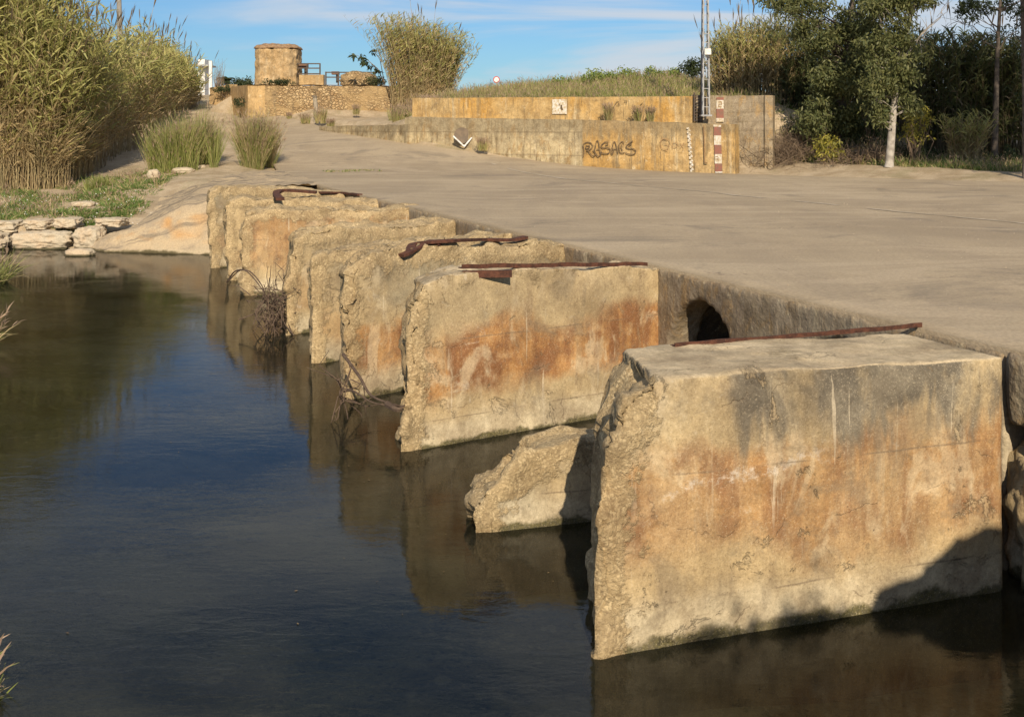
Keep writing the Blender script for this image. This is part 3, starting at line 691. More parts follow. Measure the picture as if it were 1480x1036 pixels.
# bank stones on the far left: big blocks at the water, flat slabs above
GB = 'stone blocks edging the far bank'
big = [(-60, 12, 335, 362, 'leftmost large block in the lower course, cut by the photo edge'),
       (12, 104, 334, 362, 'widest pale block at the waterline in the lower course'),
       (104, 148, 326, 360, 'upright rounded pinkish block at the right end of the lower course')]
for i, (x0, x1, y0, y1, lab) in enumerate(big):
    Y = 33.0; s = Y / F
    rock('stone_block', ((x0 + x1) / 2 * s - 740 * s, Y + 0.25, (zpy(y0, Y) + -0.12) / 2), ((x1 - x0) * s, 0.9, zpy(y0, Y) + 0.12), 11 + i, LIMESTONE, lab, 'stone block', GB, box=0.62, amp=0.20, sub=5, rz=rng.normal() * .06)
flat = [(-30, 30, 320, 336, 'grey flat slab at the far left of the upper course'), (32, 74, 318, 333, 'flat grey slab second from left in the upper course'),
        (74, 114, 316, 331, 'flat grey slab in the middle of the upper course'), (134, 180, 316, 328, 'pale flat slab right of the small gap in the upper course')]
for i, (x0, x1, y0, y1, lab) in enumerate(flat):
    Y = 33.5; s = Y / F
    rock('stone_slab', ((x0 + x1) / 2 * s - 740 * s, Y + 0.3, (zpy(y0, Y) + zpy(y1, Y)) / 2), ((x1 - x0) * s, 0.9, zpy(y0, Y) - zpy(y1, Y) + .04), 31 + i, LIMESTONE, lab, 'stone slab', GB, box=0.66, amp=0.22, sub=5, rz=rng.normal() * .08)
rock('water_rock', (atz(115, 369, 0)) + Vector((0, 0, 0.03)), (0.82, 0.5, 0.34), 41, LIMESTONE, 'small pale rock sitting in the water in front of the stone blocks', 'rock', box=0.3)
for x0, y0, Y, w, h, lab in ((120, 295, 36.5, .75, .2, 'flat pale rock lying among the green weeds'), (222, 252, 41.2, .45, .35, 'small round rock at the foot of the dry bush'),
                        (265, 247, 42.5, .8, .25, 'angular pale rock in front of the larger dry bush'), (222, 310, 35, .3, .16, 'small white rock at the edge of the apron'),
                        (290, 242, 43.3, .4, .2, 'small rock between the two dry bushes')):
    rock('bank_rock', at(x0, y0, Y), (w, w * .7, h), x0, LIMESTONE, lab, 'rock', 'loose rocks on the far bank', box=0.35)

# sloping concrete apron between the bank and the causeway end
rows = [
    [(128, 372, 32.6), (150, 374, 32.1), (215, 375, 31.9), (262, 375, 31.6), (360, 376, 31.2)],
    [(132, 364, 32.6), (152, 364, 32.2), (215, 362, 32.0), (262, 362, 31.7), (360, 362, 31.3)],
    [(137, 352, 32.9), (160, 347, 32.6), (215, 325, 32.6), (262, 301, 32.6), (375, 276, 32.4)],
    [(146, 346, 33.3), (180, 337, 33.3), (222, 316, 33.6), (275, 288, 34), (420, 269, 33)],
    [(200, 327, 34.6), (216, 318, 34.8), (238, 298, 35.5), (290, 273, 36), (458, 268, 33.9)],
    [(222, 305, 35.7), (236, 296, 36.2), (262, 280, 37.5), (320, 260, 38.5), (445, 260, 37)],
    [(230, 290, 37.2), (250, 282, 38), (300, 266, 40), (350, 252, 42), (405, 248, 42.6)]]
W = [[at(*q) for q in r] for r in rows]
for q in W[0]: q.z = -0.7
for q in W[1]: q.z = 0.0
def lofted(W, nu, nv, amp, zoff=0.0):
    G = []
    for i in range((len(W) - 1) * nu + 1):
        ti = i / nu; a = min(int(ti), len(W) - 2); fa = ti - a
        r = []
        for j in range((len(W[0]) - 1) * nv + 1):
            tj = j / nv; b = min(int(tj), len(W[0]) - 2); fb = tj - b
            p = W[a][b].lerp(W[a][b + 1], fb).lerp(W[a + 1][b].lerp(W[a + 1][b + 1], fb), fa)
            p.z += amp * noise.fractal(p * 1.4, 0.8, 2, 4) + zoff; r.append(p)
        G.append(r)
    V = [p for r in G for p in r]; n = len(G[0])
    return V, [(i * n + j, i * n + j + 1, (i + 1) * n + j + 1, (i + 1) * n + j) for i in range(len(G) - 1) for j in range(n - 1)]
V, Fc = lofted(W, 14, 16, 0.09, 0.05)
def apron_material():
    m = NT('apron_top'); P = m.pos
    med = m.noise(P, 1.6, 6, 0.7); fine = m.noise(P, 26, 4, 0.7); z = m.z()
    R_ = m.N('ShaderNodeMapping', {0: P, 'Rotation': (0, 0, R(-52)), 'Scale': (0.25, 3.0, 1)})
    st = m.noise(R_, 1.2, 5, 0.6, 0.7)
    c = m.mix(m.step(med, 0.4, 0.6), (0.44, 0.34, 0.21), (0.34, 0.27, 0.18))
    c = m.mix(m.step(st, 0.50, 0.62, 0, 0.75), c, (0.17, 0.14, 0.10))
    zz = m.math('ADD', z, m.math('MULTIPLY', med, 0.3))
    up = m.N('ShaderNodeSeparateXYZ', {0: m.geo.outputs['Normal']}, 2)
    c = m.mix(m.math('MULTIPLY', m.step(up, 0.62, 0.4), m.math('MULTIPLY', m.step(zz, 0.35, 0.55), m.step(zz, 1.5, 1.2))), c, (0.46, 0.26, 0.10))
    c = m.mix(m.math('MULTIPLY', m.step(up, 0.62, 0.4), m.step(zz, 0.5, 0.3)), c, (0.42, 0.34, 0.22))
    c = m.mix(m.step(zz, 0.24, 0.17, 0, 0.9), c, (0.06, 0.05, 0.02))
    c = m.mix(0.5, c, m.mix(m.lin(fine, 0.3, 0.7), (0.6, 0.6, 0.6), (1.35, 1.35, 1.35)), 'MULTIPLY')
    return m.done(c, 0.93, m.bump(fine, 0.6, 0.015, m.bump(m.math('ADD', med, st), 0.8, 0.05)), 0.2)
o = mesh('concrete_apron', V, Fc, apron_material(), None, at(215, 362, 32), True)
tag(o, 'worn concrete apron sloping from the causeway end to the water beside stone blocks', 'apron')

# ------------------------------------------------------------------ far retaining walls
def wallpiece(name, a, b, za, zb, ba, bb, t, mat, parent, nlen=40, nh=8, amp=0.03):
    """front face from a to b (2D), tops za..zb, bottoms ba..bb, thickness t going away from the camera"""
    a = Vector(a[:2]); b = Vector(b[:2]); d = (b - a); n = Vector((-d.y, d.x)).normalized()
    V = []; 
    for side in (0, 1):
        for i in range(nlen + 1):
            f = i / nlen; q = a + d * f + n * t * side
            for j in range(nh + 1):
                g = j / nh; z = (ba + (bb - ba) * f) * (1 - g) + (za + (zb - za) * f) * g
                w = Vector((q.x, q.y, z)); k = amp * noise.fractal(w * 1.5, 0.8, 2, 4)
                w += Vector((n.x * k, n.y * k, 0)) * (1 if side == 0 else 0)
                if j == nh: w.z += amp * 0.7 * noise.fractal(w * 2.5, 0.8, 2, 3)
                V.append(w)
    m = (nlen + 1) * (nh + 1); Fc = []
    g = lambda s, i, j: s * m + i * (nh + 1) + j
    for i in range(nlen):
        for j in range(nh):
            Fc.append((g(0, i, j), g(0, i + 1, j), g(0, i + 1, j + 1), g(0, i, j + 1)))
            Fc.append((g(1, i, j), g(1, i, j + 1), g(1, i + 1, j + 1), g(1, i + 1, j)))
        Fc.append((g(0, i, nh), g(0, i + 1, nh), g(1, i + 1, nh), g(1, i, nh)))
    for j in range(nh):
        Fc.append((g(0, 0, j), g(0, 0, j + 1), g(1, 0, j + 1), g(1, 0, j)))
        Fc.append((g(0, nlen, j), g(1, nlen, j), g(1, nlen, j + 1), g(0, nlen, j + 1)))
    return mesh(name, V, Fc, mat, parent)
def WX(px, Y): return Vector(((px - 740) * Y / F, Y))
lw = empty('lower_retaining_wall', (*WX(850, 46.6), 1.8), 'lower ochre retaining wall with graffiti, standing along the far road edge', 'retaining wall')
LWP = lambda px: 43.4 + (1062 - px) * (50.6 - 43.4) / (1062 - 585)       # approx distance along the wall
A_, M_, B_ = WX(585, 50.6), None, WX(1062, 43.4)
f_m = 0.0
def on_wall(A2, B2, px):
    d = B2 - A2; m = (px - 740) / F; s = (m * A2.y - A2.x) / (d.x - m * d.y); return A2 + d * s, s
M_, sm = on_wall(A_, B_, 842)
ztop = lambda px, Y: zpy({585: 169.5, 842: 173.5, 1062: 180}[px], Y)
wallpiece('grey_section', A_, M_, ztop(585, A_.y), ztop(842, M_.y), 2.2, 1.4, 0.5, LOWGREY, lw)
wallpiece('ochre_section', M_, B_, ztop(842, M_.y), ztop(1062, B_.y), 1.4, 1.2, 0.5, LOWALL, lw)
# ledge between the lower and the upper wall
uA, uB = WX(596, 52.2), WX(1001, 45.9)
uC, uD = WX(1016, 45.7), WX(1117, 44.6)
L = [[(A_.x, A_.y + .4, 3.68), (M_.x, M_.y + .4, 3.52), (B_.x - .1, B_.y + .4, 3.40)], [(uA.x, uA.y + .3, 3.78), (M_.x, M_.y + 2.4, 3.62), (B_.x - .1, uB.y + .1, 3.42)]]
V, Fc = lofted([[Vector(q) for q in r] for r in L], 4, 14, 0.02); mesh('ledge', V, Fc, ROAD, lw, smooth=True)
kb = empty('kerb_wall', (*WX(530, 53), 3), 'low concrete kerb wall tapering towards the wooden post, left of the lower wall', 'kerb wall')
wallpiece('kerb_face', WX(462, 54.9), WX(590, 49.7), zpy(183, 54.9), zpy(180.5, 49.7), 2.9, 2.2, 0.4, LOWGREY, kb, 30, 5, 0.05)
uw = empty('upper_retaining_wall', (*uB, 3.4), 'upper ochre wall with a white painted square, below the grassy bank', 'retaining wall')
U1, _ = on_wall(uA, uB, 765)
wallpiece('left_section', uA, uB, zpy(142, uA.y), zpy(139.5, uB.y), 3.4, 3.2, 0.35, UPWALL, uw)
gw = empty('grey_end_wall', (*uD, 2), 'grey brown end wall right of the ladder, its right corner by the trees', 'retaining wall')
wallpiece('wall_face', uC, uD, zpy(139, uC.y), zpy(138, uD.y), 1.4, 1.4, 0.35, UPGREY, gw, 20, 10)
d_ = Vector((0.25, 6)); wallpiece('return_face', uD, uD + d_, zpy(138, uD.y), 4.4, 1.4, 3, 0.3, UPGREY, gw, 10, 8)
# rubble wall, plastered corner and ruined tower on the left
sA, sB_ = WX(358, 61.5), WX(577, 60.5)
sw = empty('rubble_stone_wall', (*WX(450, 61), 4), 'long rubble stone wall with a plastered left corner, below the ruined tower', 'stone wall')
wallpiece('stonework', *[WX(383, 61.4), sB_], zpy(123.5, 61.4), zpy(124.5, 60.5), 3.6, 3.6, 0.5, RUBBLE, sw, 60, 10, 0.06)
wallpiece('plastered_corner', sA, WX(383, 61.4), zpy(123, 61.5), zpy(123.3, 61.4), 3.6, 3.6, 0.5, PLASTER, sw, 8, 6, 0.02)
wallpiece('plastered_return', WX(333, 66), sA, zpy(126, 66), zpy(123, 61.5), 3.6, 3.6, 0.4, PLASTER, sw, 10, 6, 0.02)
mesh('coping', *lofted([[Vector((sA.x - .05, sA.y - .08, zpy(122.6, 61.5))), Vector((sB_.x, sB_.y - .08, zpy(123.8, 60.5)))], [Vector((sA.x - .05, sA.y + .5, zpy(122.6, 61.5))), Vector((sB_.x, sB_.y + .5, zpy(123.8, 60.5)))]], 3, 40, 0.03), PLASTER, sw)
# yellow low wall further left behind
o = empty('low_plaster_wall', (*WX(318, 72), 4.6), 'low broken yellowish wall between the reeds and the plastered corner', 'wall')
wallpiece('wall_face', WX(303, 72), WX(336, 71), zpy(127, 72), zpy(122, 71), 4.0, 4.0, 0.4, PLASTER, o, 12, 5, 0.08)
# ruined tower: octagon-ish rubble block with a crumbling cap
tw = empty('ruined_tower', (*WX(397, 66.5), 5.2), 'squat ruined stone tower with a crumbling cap above the rubble wall', 'tower')
Yt = 65.5; s = Yt / F
ctr = Vector(((397 - 740) * s, Yt + 1.15)); hw = 30.5 * s
def ring(r, z, c=0.28):
    q = []
    for sx, sy, o1 in ((-1, -1, 0), (1, -1, 1), (1, 1, 0), (-1, 1, 1)):
        a = (ctr.x + sx * r, ctr.y + sy * r * (1 - c) , z); b = (ctr.x + sx * r * (1 - c), ctr.y + sy * r, z)
        q += [a, b] if o1 == 0 else [b, a]
    return [Vector(p) for p in q]
zs = [(5.0, 1.02), (zpy(112, Yt), 1.0), (zpy(80, Yt), 0.99), (zpy(70.5, Yt), 1.0)]
V = []; 
for z, k in zs: V += ring(hw * k, z)
Fc = [tuple(range(8))[::-1], tuple(range(8 * 3, 8 * 4))]
for i in range(3): Fc += [(i * 8 + k, i * 8 + (k + 1) % 8, (i + 1) * 8 + (k + 1) % 8, (i + 1) * 8 + k) for k in range(8)]
me = voxelise(V, Fc, 0.06)
def fnt(co, no):
    return no * np.array([[0.07 * noise.fractal(Vector(c) * 2.4, 0.8, 2, 4)] for c in co]), np.full(len(co), 0.3)
displace(me, fnt); link(me, 'masonry', MASON, tw, smooth=True)
V = ring(hw * 1.04, zpy(70.3, Yt)) + ring(hw * 1.02, zpy(67.5, Yt)) + ring(hw * 0.72, zpy(63, Yt)); 
Fc = [tuple(range(8))[::-1], tuple(range(16, 24))]
for i in range(2): Fc += [(i * 8 + k, i * 8 + (k + 1) % 8, (i + 1) * 8 + (k + 1) % 8, (i + 1) * 8 + k) for k in range(8)]
me = voxelise(V, Fc, 0.045); displace(me, fnt)
link(me, 'cap', simple('brown_cap', (0.22, 0.13, 0.07), (0.33, 0.22, 0.12), 5), tw, smooth=True)

# ------------------------------------------------------------------ paint and fittings on the far walls
def quad_on(A2, B2, x0, y0, x1, y1, off=0.05, jag=0.0):
    """rectangle seen at photo coords x0..x1,y0..y1 lying on the wall A2-B2, a thin raised sheet"""
    d = (B2 - A2).normalized(); n = Vector((d.y, -d.x))
    P = []
    for px, py in ((x0, y1), (x1, y1), (x1, y0), (x0, y0)):
        q, _ = on_wall(A2, B2, px); q2 = q + n * off; P.append(Vector((q2.x, q2.y, zpy(py, q.y))))
    return P
def patch(name, A2, B2, rects, mat, parent, off=0.055):
    V = []; Fc = []
    for r in rects:
        P = quad_on(A2, B2, *r, off=off); b = len(V); V += P; Fc.append((b, b + 1, b + 2, b + 3))
    return mesh(name, V, Fc, mat, parent)
patch('white_square', uA, uB, [(799, 144, 820, 165)], WORNW, uw, 0.05)
patch('square_mark', uA, uB, [(811, 152, 813.5, 158), (812, 157, 815, 159.5), (808.5, 150, 810, 153)], BLACKP, uw, 0.062)
# gauge of alternating bands
patch('gauge_band', A_, B_, [(1032, 178.6 + 2, 1043, 183.5)], WORNW, lw, 0.06)
for y0, y1, m in ((183.5, 196, REDP), (196, 209.5, WORNW), (209.5, 223, REDP), (223, 236.5, WORNW), (236.5, 248, REDP), (248, 250, WORNW)):
    x = 1032.5 + (y0 - 183) * 0.035; patch('gauge_band', A_, B_, [(x, y0, x + 10.3, y1)], m, lw, 0.06)
for y0, y1, m in ((141, 145, REDP), (145, 157.5, WORNW), (157.5, 171, REDP), (171, 176.5, WORNW)):
    patch('gauge_band', uC, uD, [(1036, y0, 1046.5, y1)], m, gw, 0.06)
patch('gauge_mark', uC, uD, [(1039, 147, 1044, 148), (1043, 148, 1044, 151), (1039.5, 150.6, 1044, 151.6), (1039, 151.6, 1040, 155), (1039, 154.4, 1044, 155.4)], BROWNP, gw, 0.075)
patch('gauge_mark', A_, B_, [(1035, 226, 1039, 227), (1038.4, 227, 1039.4, 233), (1035, 229.5, 1039, 230.4)], BROWNP, lw, 0.075)
rr = []
for k in range(21):
    y = 184.5 + k * 3.1; x = 993.2 + (y - 184) * 0.085 + (1.8 if k % 2 else 0)
    rr.append((x, y, x + 3.4, y + 2.5)); rr.append((x + (2.6 if k % 2 == 0 else -1.2), y + 1.2, x + (4.4 if k % 2 == 0 else 0.8), y + 3.2))
patch('scale_marks', A_, B_, rr, WORNW, lw, 0.06)
V_, F_ = [], []
q, _ = on_wall(A_, B_, 1017)
for (xa, ya, xb, yb) in ((1016.5, 182, 1018, 235), (1018, 235, 1021.5, 235.4)):
    a, _ = on_wall(A_, B_, xa); b, _ = on_wall(A_, B_, xb); n = Vector((0, -1))
    tv, tf = tube_vf([(a.x, a.y - .09, zpy(ya, a.y)), (b.x, b.y - .09, zpy(yb, b.y))], 0.022, 6); k = len(V_); V_ += tv; F_ += [tuple(i + k for i in f) for f in tf]
mesh('drain_pipe', V_, F_, simple('pipe_brown', (0.2, .12, .06), (0.28, .18, .09)), lw)
# graffiti letters: outlines drawn as paint strokes
def strokes(name, A2, B2, lines, wpx, mat, parent, off=0.062):
    V = []; Fc = []
    for ln in lines:
        P = []
        for i in range(len(ln)):
            a = Vector(ln[max(i - 1, 0)]); b = Vector(ln[min(i + 1, len(ln) - 1)]); t = (b - a).normalized() if (b - a).length else Vector((1, 0))
            n = Vector((-t.y, t.x)) * wpx / 2; c = Vector(ln[i]); P.append((c + n, c - n))
        dd = (B2 - A2).normalized(); nn = Vector((dd.y, -dd.x)); b0 = len(V)
        for pa, pb in P:
            for q in (pa, pb):
                w, _ = on_wall(A2, B2, q.x); w2 = w + nn * off; V.append(Vector((w2.x, w2.y, zpy(q.y, w.y))))
        for i in range(len(P) - 1): Fc.append((b0 + 2 * i, b0 + 2 * i + 1, b0 + 2 * i + 3, b0 + 2 * i + 2))
        off += 0.0006
    return mesh(name, V, Fc, mat, parent)
def spl(p, n=5):
    p = [Vector(q) for q in p]; out = []
    for i in range(len(p) - 1):
        a = p[max(i - 1, 0)]; b = p[i]; c = p[i + 1]; d = p[min(i + 2, len(p) - 1)]
        for k in range(n):
            t = k / n; out.append(0.5 * ((2 * b) + (c - a) * t + (2 * a - 5 * b + 4 * c - d) * t * t + (3 * b - a - 3 * c + d) * t ** 3))
    out.append(p[-1]); return out
R1 = [[(844, 227), (845, 218), (844, 209), (850, 206), (856, 208), (857, 213), (852, 217), (848, 218)], [(850, 217), (854, 222), (858, 226), (862, 222), (858, 217)], [(848, 211), (853, 211), (852, 214), (848, 215), (848, 211)],
      [(860, 219), (862, 211), (863, 205), (865, 204), (867, 211), (868, 219), (869, 224), (865, 226), (862, 222), (860, 219)], [(863, 216), (867, 216)],
      [(880, 206), (875, 206), (870, 211), (872, 214), (879, 214), (883, 217), (880, 222), (873, 222), (869, 220)], [(880, 209), (876, 210)],
      [(884, 222), (886, 213), (888, 206), (890, 206), (892, 213), (894, 222)], [(886, 216), (892, 216)], [(884, 222), (886, 223), (888, 217)],
      [(903, 207), (900, 205), (896, 209), (896, 216), (898, 221), (904, 221)], [(900, 209), (899, 214), (901, 218)],
      [(916, 204), (911, 207), (906, 212), (909, 215), (916, 215), (920, 219), (917, 223), (910, 223), (905, 221)], [(914, 208), (910, 211)]]
strokes('graffiti_word', A_, B_, [spl(l) for l in R1], 1.5, BLACKP, lw)
R2 = [[(966, 203), (960, 201), (956, 205), (956, 212), (960, 216), (966, 215), (967, 210), (962, 209)], [(955, 205), (960, 200), (967, 202), (970, 207)], [(973, 215), (973, 208), (977, 206), (980, 209), (978, 213), (974, 213)],
      [(984, 207), (989, 214)], [(990, 206), (984, 215)], [(962, 217), (966, 218)]]
strokes('faint_graffiti', A_, B_, [spl(l) for l in R2], 0.8, BROWNP, lw)
strokes('small_graffiti', uA, uB, [spl(l) for l in [[(884, 162), (893, 147), (896, 152), (892, 152)], [(903, 147), (907, 146), (906, 150)], [(926, 152), (930, 149)]]], 0.9, BLACKP, uw)
def pipe_obj(name, segs, r, mat, parent=None, origin=None, n=8):
    V = []; Fc = []
    for sg in segs:
        rad = r
        if len(sg) == 2 and isinstance(sg[1], (list, float)) : sg, rad = sg
        tv, tf = tube_vf(sg, rad, n); k = len(V); V += tv; Fc += [tuple(i + k for i in f) for f in tf]
    return mesh(name, V, Fc, mat, parent, origin)
# round blocked drain with two white pipes in a V
q, _ = on_wall(A_, B_, 668)
dr = empty('blocked_drain', (q.x, q.y, zpy(212, q.y)), 'two white pipes in a V shape before a round blocked drain in the wall', 'drain')
cc = Vector((q.x, q.y - 0.04, zpy(196, q.y))); tv, tf = tube_vf([cc, cc + Vector((0, -0.1, 0))], 0.33, 20, cap=False); 
tv += [cc + Vector((0, -0.07, 0))]; tf = list(tf) + [(20 + k, 20 + (k + 1) % 20, 40) for k in range(20)]
mesh('drain_plug', tv, tf, simple('drain_plug', (0.20, .15, .10), (0.14, .11, .08)), dr)
Yq = q.y - 0.3
pipe_obj('white_pipe', [[at(655, 197, Yq), at(671, 212, Yq)]], 0.034, WHITE, dr); pipe_obj('white_pipe', [[at(671, 212, Yq), at(682, 199, Yq)]], 0.034, WHITE, dr)

# steel ladder in the gap, lattice mast
ld = empty('wall_ladder', (*WX(1008, 46), 3.4), 'dark iron ladder in the gap between the ochre and grey walls', 'ladder')
Yl = 45.75
for px in (1003.5, 1013): pipe_obj('ladder_rail', [[at(px, 176, Yl), at(px, 134, Yl)]], 0.035, IRON, ld)
for k in range(9): pipe_obj('rung', [[at(1003.5, 141 + k * 4.2, Yl), at(1013, 140 + k * 4.2, Yl)]], 0.02, IRON, ld)
V, Fc = box_vf(at(1008, 158, 46.6), (0.5, 0.1, 1.1)); mesh('shaft_back', V, Fc, DECKSIDE, ld)
ms = empty('lattice_mast', (*WX(1022, 45.2), 3.4), 'tall grey steel lattice mast rising from the wall top to the photo edge', 'mast')
Ym = 45.0; zb, ztp = zpy(168, Ym), zpy(-150, Ym)
def mx(px, z): return Vector(((px - 740) * Ym / F, Ym, z))
for i, (px0, px1, dy) in enumerate(((1016.5, 1017, 0), (1025.5, 1022, 0), (1016.5, 1017, .28), (1025.5, 1022, .28))):
    pipe_obj('mast_leg', [[mx(px0, zb) + Vector((0, dy, 0)), mx(px1, ztp) + Vector((0, dy, 0))]], 0.032, GALV, ms, n=4)
br = []
for k in range(24):
    f = k / 24; z = zb + (ztp - zb) * f; x0 = 1016.5 + .5 * f; x1 = 1025.5 - 3.5 * f
    br.append([mx(x0, z), mx(x1, z)]); br.append([mx(x0, z), mx(x0, z) + Vector((0, .28, .2))]); br.append([mx(x1, z) + Vector((0, .28, 0)), mx(x1, z + .2)])
    if k > 11: br.append([mx(x0, z), mx(x1, z + (ztp - zb) / 24)])
pipe_obj('lattice_bracing', br, 0.016, GALV, ms, n=4)
V, Fc = box_vf(mx(1021.5, zpy(75.5, Ym)) + Vector((0, -.16, 0)), (0.24, 0.2, 0.22)); mesh('junction_box', V, Fc, WHITE, ms)
V, Fc = box_vf(mx(1021, zb + .02) + Vector((0, .14, 0)), (0.4, 0.45, 0.06)); mesh('base_plate', V, Fc, GALV, ms)
pipe_obj('mast_pole', [[at(1013.5, 176, 45.4), at(1017.5, -140, 45.4)]], 0.045, IRON, ms)

# road post, sign, sluice frames, poles
pb = at(456, 177, 57.2)
po = empty('wooden_post', pb, 'pale weathered wooden post standing in weeds before the rubble wall', 'post')
pipe_obj('post_shaft', [([pb, pb + Vector((.02, 0, .7)), at(455, 141, 57.2)], [.11, .105, .10])], .1, simple('grey_wood', (0.36, .31, .23), (.25, .21, .15), 9), po)
pipe_obj('post_cap', [[at(455, 141.2, 57.2), at(455, 138.5, 57.2)]], .125, simple('grey_wood_dark', (0.2, .17, .12), (.15, .12, .09), 9), po)
sg = empty('road_sign', (*WX(717.5, 90), 4.9), 'small round road sign with a red ring above the grassy bank', 'road sign')
c0 = at(717.5, 115.5, 90)
pipe_obj('sign_pole', [[(c0.x, c0.y + .06, 4.9), (c0.x, c0.y + .06, c0.z)]], .04, GALV, sg)
pipe_obj('sign_ring', [[c0 + Vector((0, 0, 0)), c0 + Vector((0, .03, 0))]], .25, simple('sign_red', (.50, .03, .03), (.42, .05, .04)), sg, n=24)
pipe_obj('sign_face', [[c0 + Vector((0, -.012, 0)), c0 + Vector((0, -.002, 0))]], .185, WHITE, sg, n=24)
def frame(name, px0, px1, py0, py1, Y, rails, posts, label, boxes):
    r = empty(name, (*WX((px0 + px1) / 2, Y), 5.2), label, 'sluice gate', 'rusty sluice gates above the rubble wall')
    for yy in (Y, Y + 1.2):
        for p in posts: pipe_obj('frame_post', [[at(p, py1 + 8, yy), at(p, py0, yy)]], .05, IRON, r, n=4)
        for y in rails: pipe_obj('frame_rail', [[at(px0, y, yy), at(px1, y, yy)]], .045, IRON, r, n=4)
    for (x, y, w, h) in boxes:
        V, Fc = box_vf(at(x, y, Y + .5), (w * Y / F, .5, h * Y / F)); mesh('gate_gearbox', V, Fc, simple('rusty_box', (.16, .09, .06), (.22, .13, .08)), r)
        pipe_obj('gate_screw', [[at(x + 3, y, Y + .5), at(x + 3, 120, Y + .5)]], .09, IRON, r)
    return r
frame('sluice_gate', 425, 463, 92, 112, 66, (92.5, 99, 107), (427, 444, 462.5), 'taller dark sluice gate frame beside the ruined tower', [(439, 95.5, 12, 6)])
frame('sluice_gate', 470, 544, 104, 116, 66, (105, 112), (471, 489, 507, 526, 542), 'long low sluice gate frame left of the reed clump', [(485, 106, 10, 4.5), (525, 107.5, 9, 4)])
V, Fc = box_vf(at(451, 116, 64.5), (1.3, .5, .55)); o = mesh('sluice_plinth', V, Fc, PLASTER, None, at(451, 120, 64.5)); tag(o, 'pale concrete plinth beneath the taller sluice frame', 'plinth')
rock('rubble_mound', at(519, 117, 63.5), (2.0, 1.2, 1.0), 77, RUBBLE, 'mound of yellowish rubble in front of the low sluice frame', 'rubble mound', box=.1)
bs = empty('white_outbuilding', (*WX(300, 90), 4.6), 'sliver of a white outbuilding with a pillar beyond the reeds', 'outbuilding')
V, Fc = box_vf(at(296, 116, 90), (.5, 2, 3.0)); mesh('wall', V, Fc, WHITE, bs); V, Fc = box_vf(at(304.5, 114, 88), (.22, .22, 2.6)); mesh('pillar', V, Fc, WHITE, bs)
V, Fc = box_vf(at(298, 96, 89.5), (.9, 2.4, .12)); mesh('roof_slab', V, Fc, GALV, bs)
up = empty('utility_pole', (*WX(176, 60), 3.5), 'grey round utility pole standing up behind the reed bed', 'utility pole')
pipe_obj('pole_shaft', [([at(176, 130, 60), at(170, -60, 60)], [.16, .10])], .1, simple('pole_grey', (.30, .28, .24), (.22, .2, .17)), up, n=12)
V, Fc = box_vf(at(170, -52, 60), (1.6, .12, .12)); mesh('cross_arm', V, Fc, IRON, up)

# ------------------------------------------------------------------ rusted steel on the pier tops
bpy.context.view_layer.update()
_bv = []
for o_ in C.objects:
    if o_.type == 'MESH' and (o_.name.startswith('concrete_pier') or o_.name.startswith('road')):
        M_w = o_.matrix_world; _bv.append(BVHTree.FromPolygons([M_w @ v.co for v in o_.data.vertices], [tuple(p.vertices) for p in o_.data.polygons]))
def hitp(px, py, lift=0.02, dflt=None):
    O = Vector((0, 0, EYE)); D = (at(px, py, 1.0) - O).normalized(); best = None
    for b in _bv:
        h = b.ray_cast(O, D)
        if h[0] is not None and (best is None or h[3] < best[1]): best = (h[0], h[3])
    return (best[0] - D * 0.02 + Vector((0, 0, lift))) if best else dflt
GR = 'rusted steel bars on the piers'
def on_top(pr, s, t, z): A2, d, n = pr[0], pr[1], pr[2]; q = A2 + d * s + n * t; return Vector((q.x, q.y, z))
def plate(name, pth, w, h, mat, label, cat, group):
    """angle iron along a path: a flat flange plus an upright web"""
    P = [Vector(p) for p in pth]; V = []; Fc = []
    for i, p in enumerate(P):
        t = (P[min(i + 1, len(P) - 1)] - P[max(i - 1, 0)]); t = Vector((t.x, t.y, 0)).normalized(); n = Vector((-t.y, t.x, 0))
        jit = .006 * noise.noise(p * 4)
        prof = [(0, 0), (w, 0.0), (w, .012), (.014, .012), (.014, h + jit), (0, h + jit)]
        V += [p + n * a + Vector((0, 0, b)) for a, b in prof]
    for i in range(len(P) - 1):
        for k in range(6): a = i * 6 + k; b = i * 6 + (k + 1) % 6; Fc.append((a, b, b + 6, a + 6))
    Fc += [(0, 1, 2, 3), (0, 3, 4, 5), tuple((len(P) - 1) * 6 + k for k in (3, 2, 1, 0)), tuple((len(P) - 1) * 6 + k for k in (5, 4, 3, 0))]
    o = mesh(name, V, Fc, mat, None, P[0]); return tag(o, label, cat, group)
def line(a, b, n, sag=0.0):
    return [Vector(a).lerp(Vector(b), i / n) + Vector((0, 0, .008 * noise.noise(Vector((i * .7, a[0], 0))))) for i in range(n + 1)]
a = atz(976, 503, 1.74); b = atz(1333, 473, 1.70)
plate('angle_iron', line(a, b, 24), .07, .035, RUST, 'long straight rusted bar along the back edge of the largest pier', 'steel bar', GR)
a = hitp(668, 395, .02); b = hitp(936, 389, .01); a.z += .03; b.z += .03
plate('angle_iron', line(a, b, 24), .08, .045, RUST, 'rusted steel channel lying along the top of the orange banded pier', 'steel bar', GR)
o = mesh('steel_flange', *box_vf(hitp(704, 396, .0), (.54, .06, .075), .12), RUST, None, hitp(704, 396, .0)); tag(o, 'short thick rusted flange under the left end of the steel channel', 'steel flange', GR)
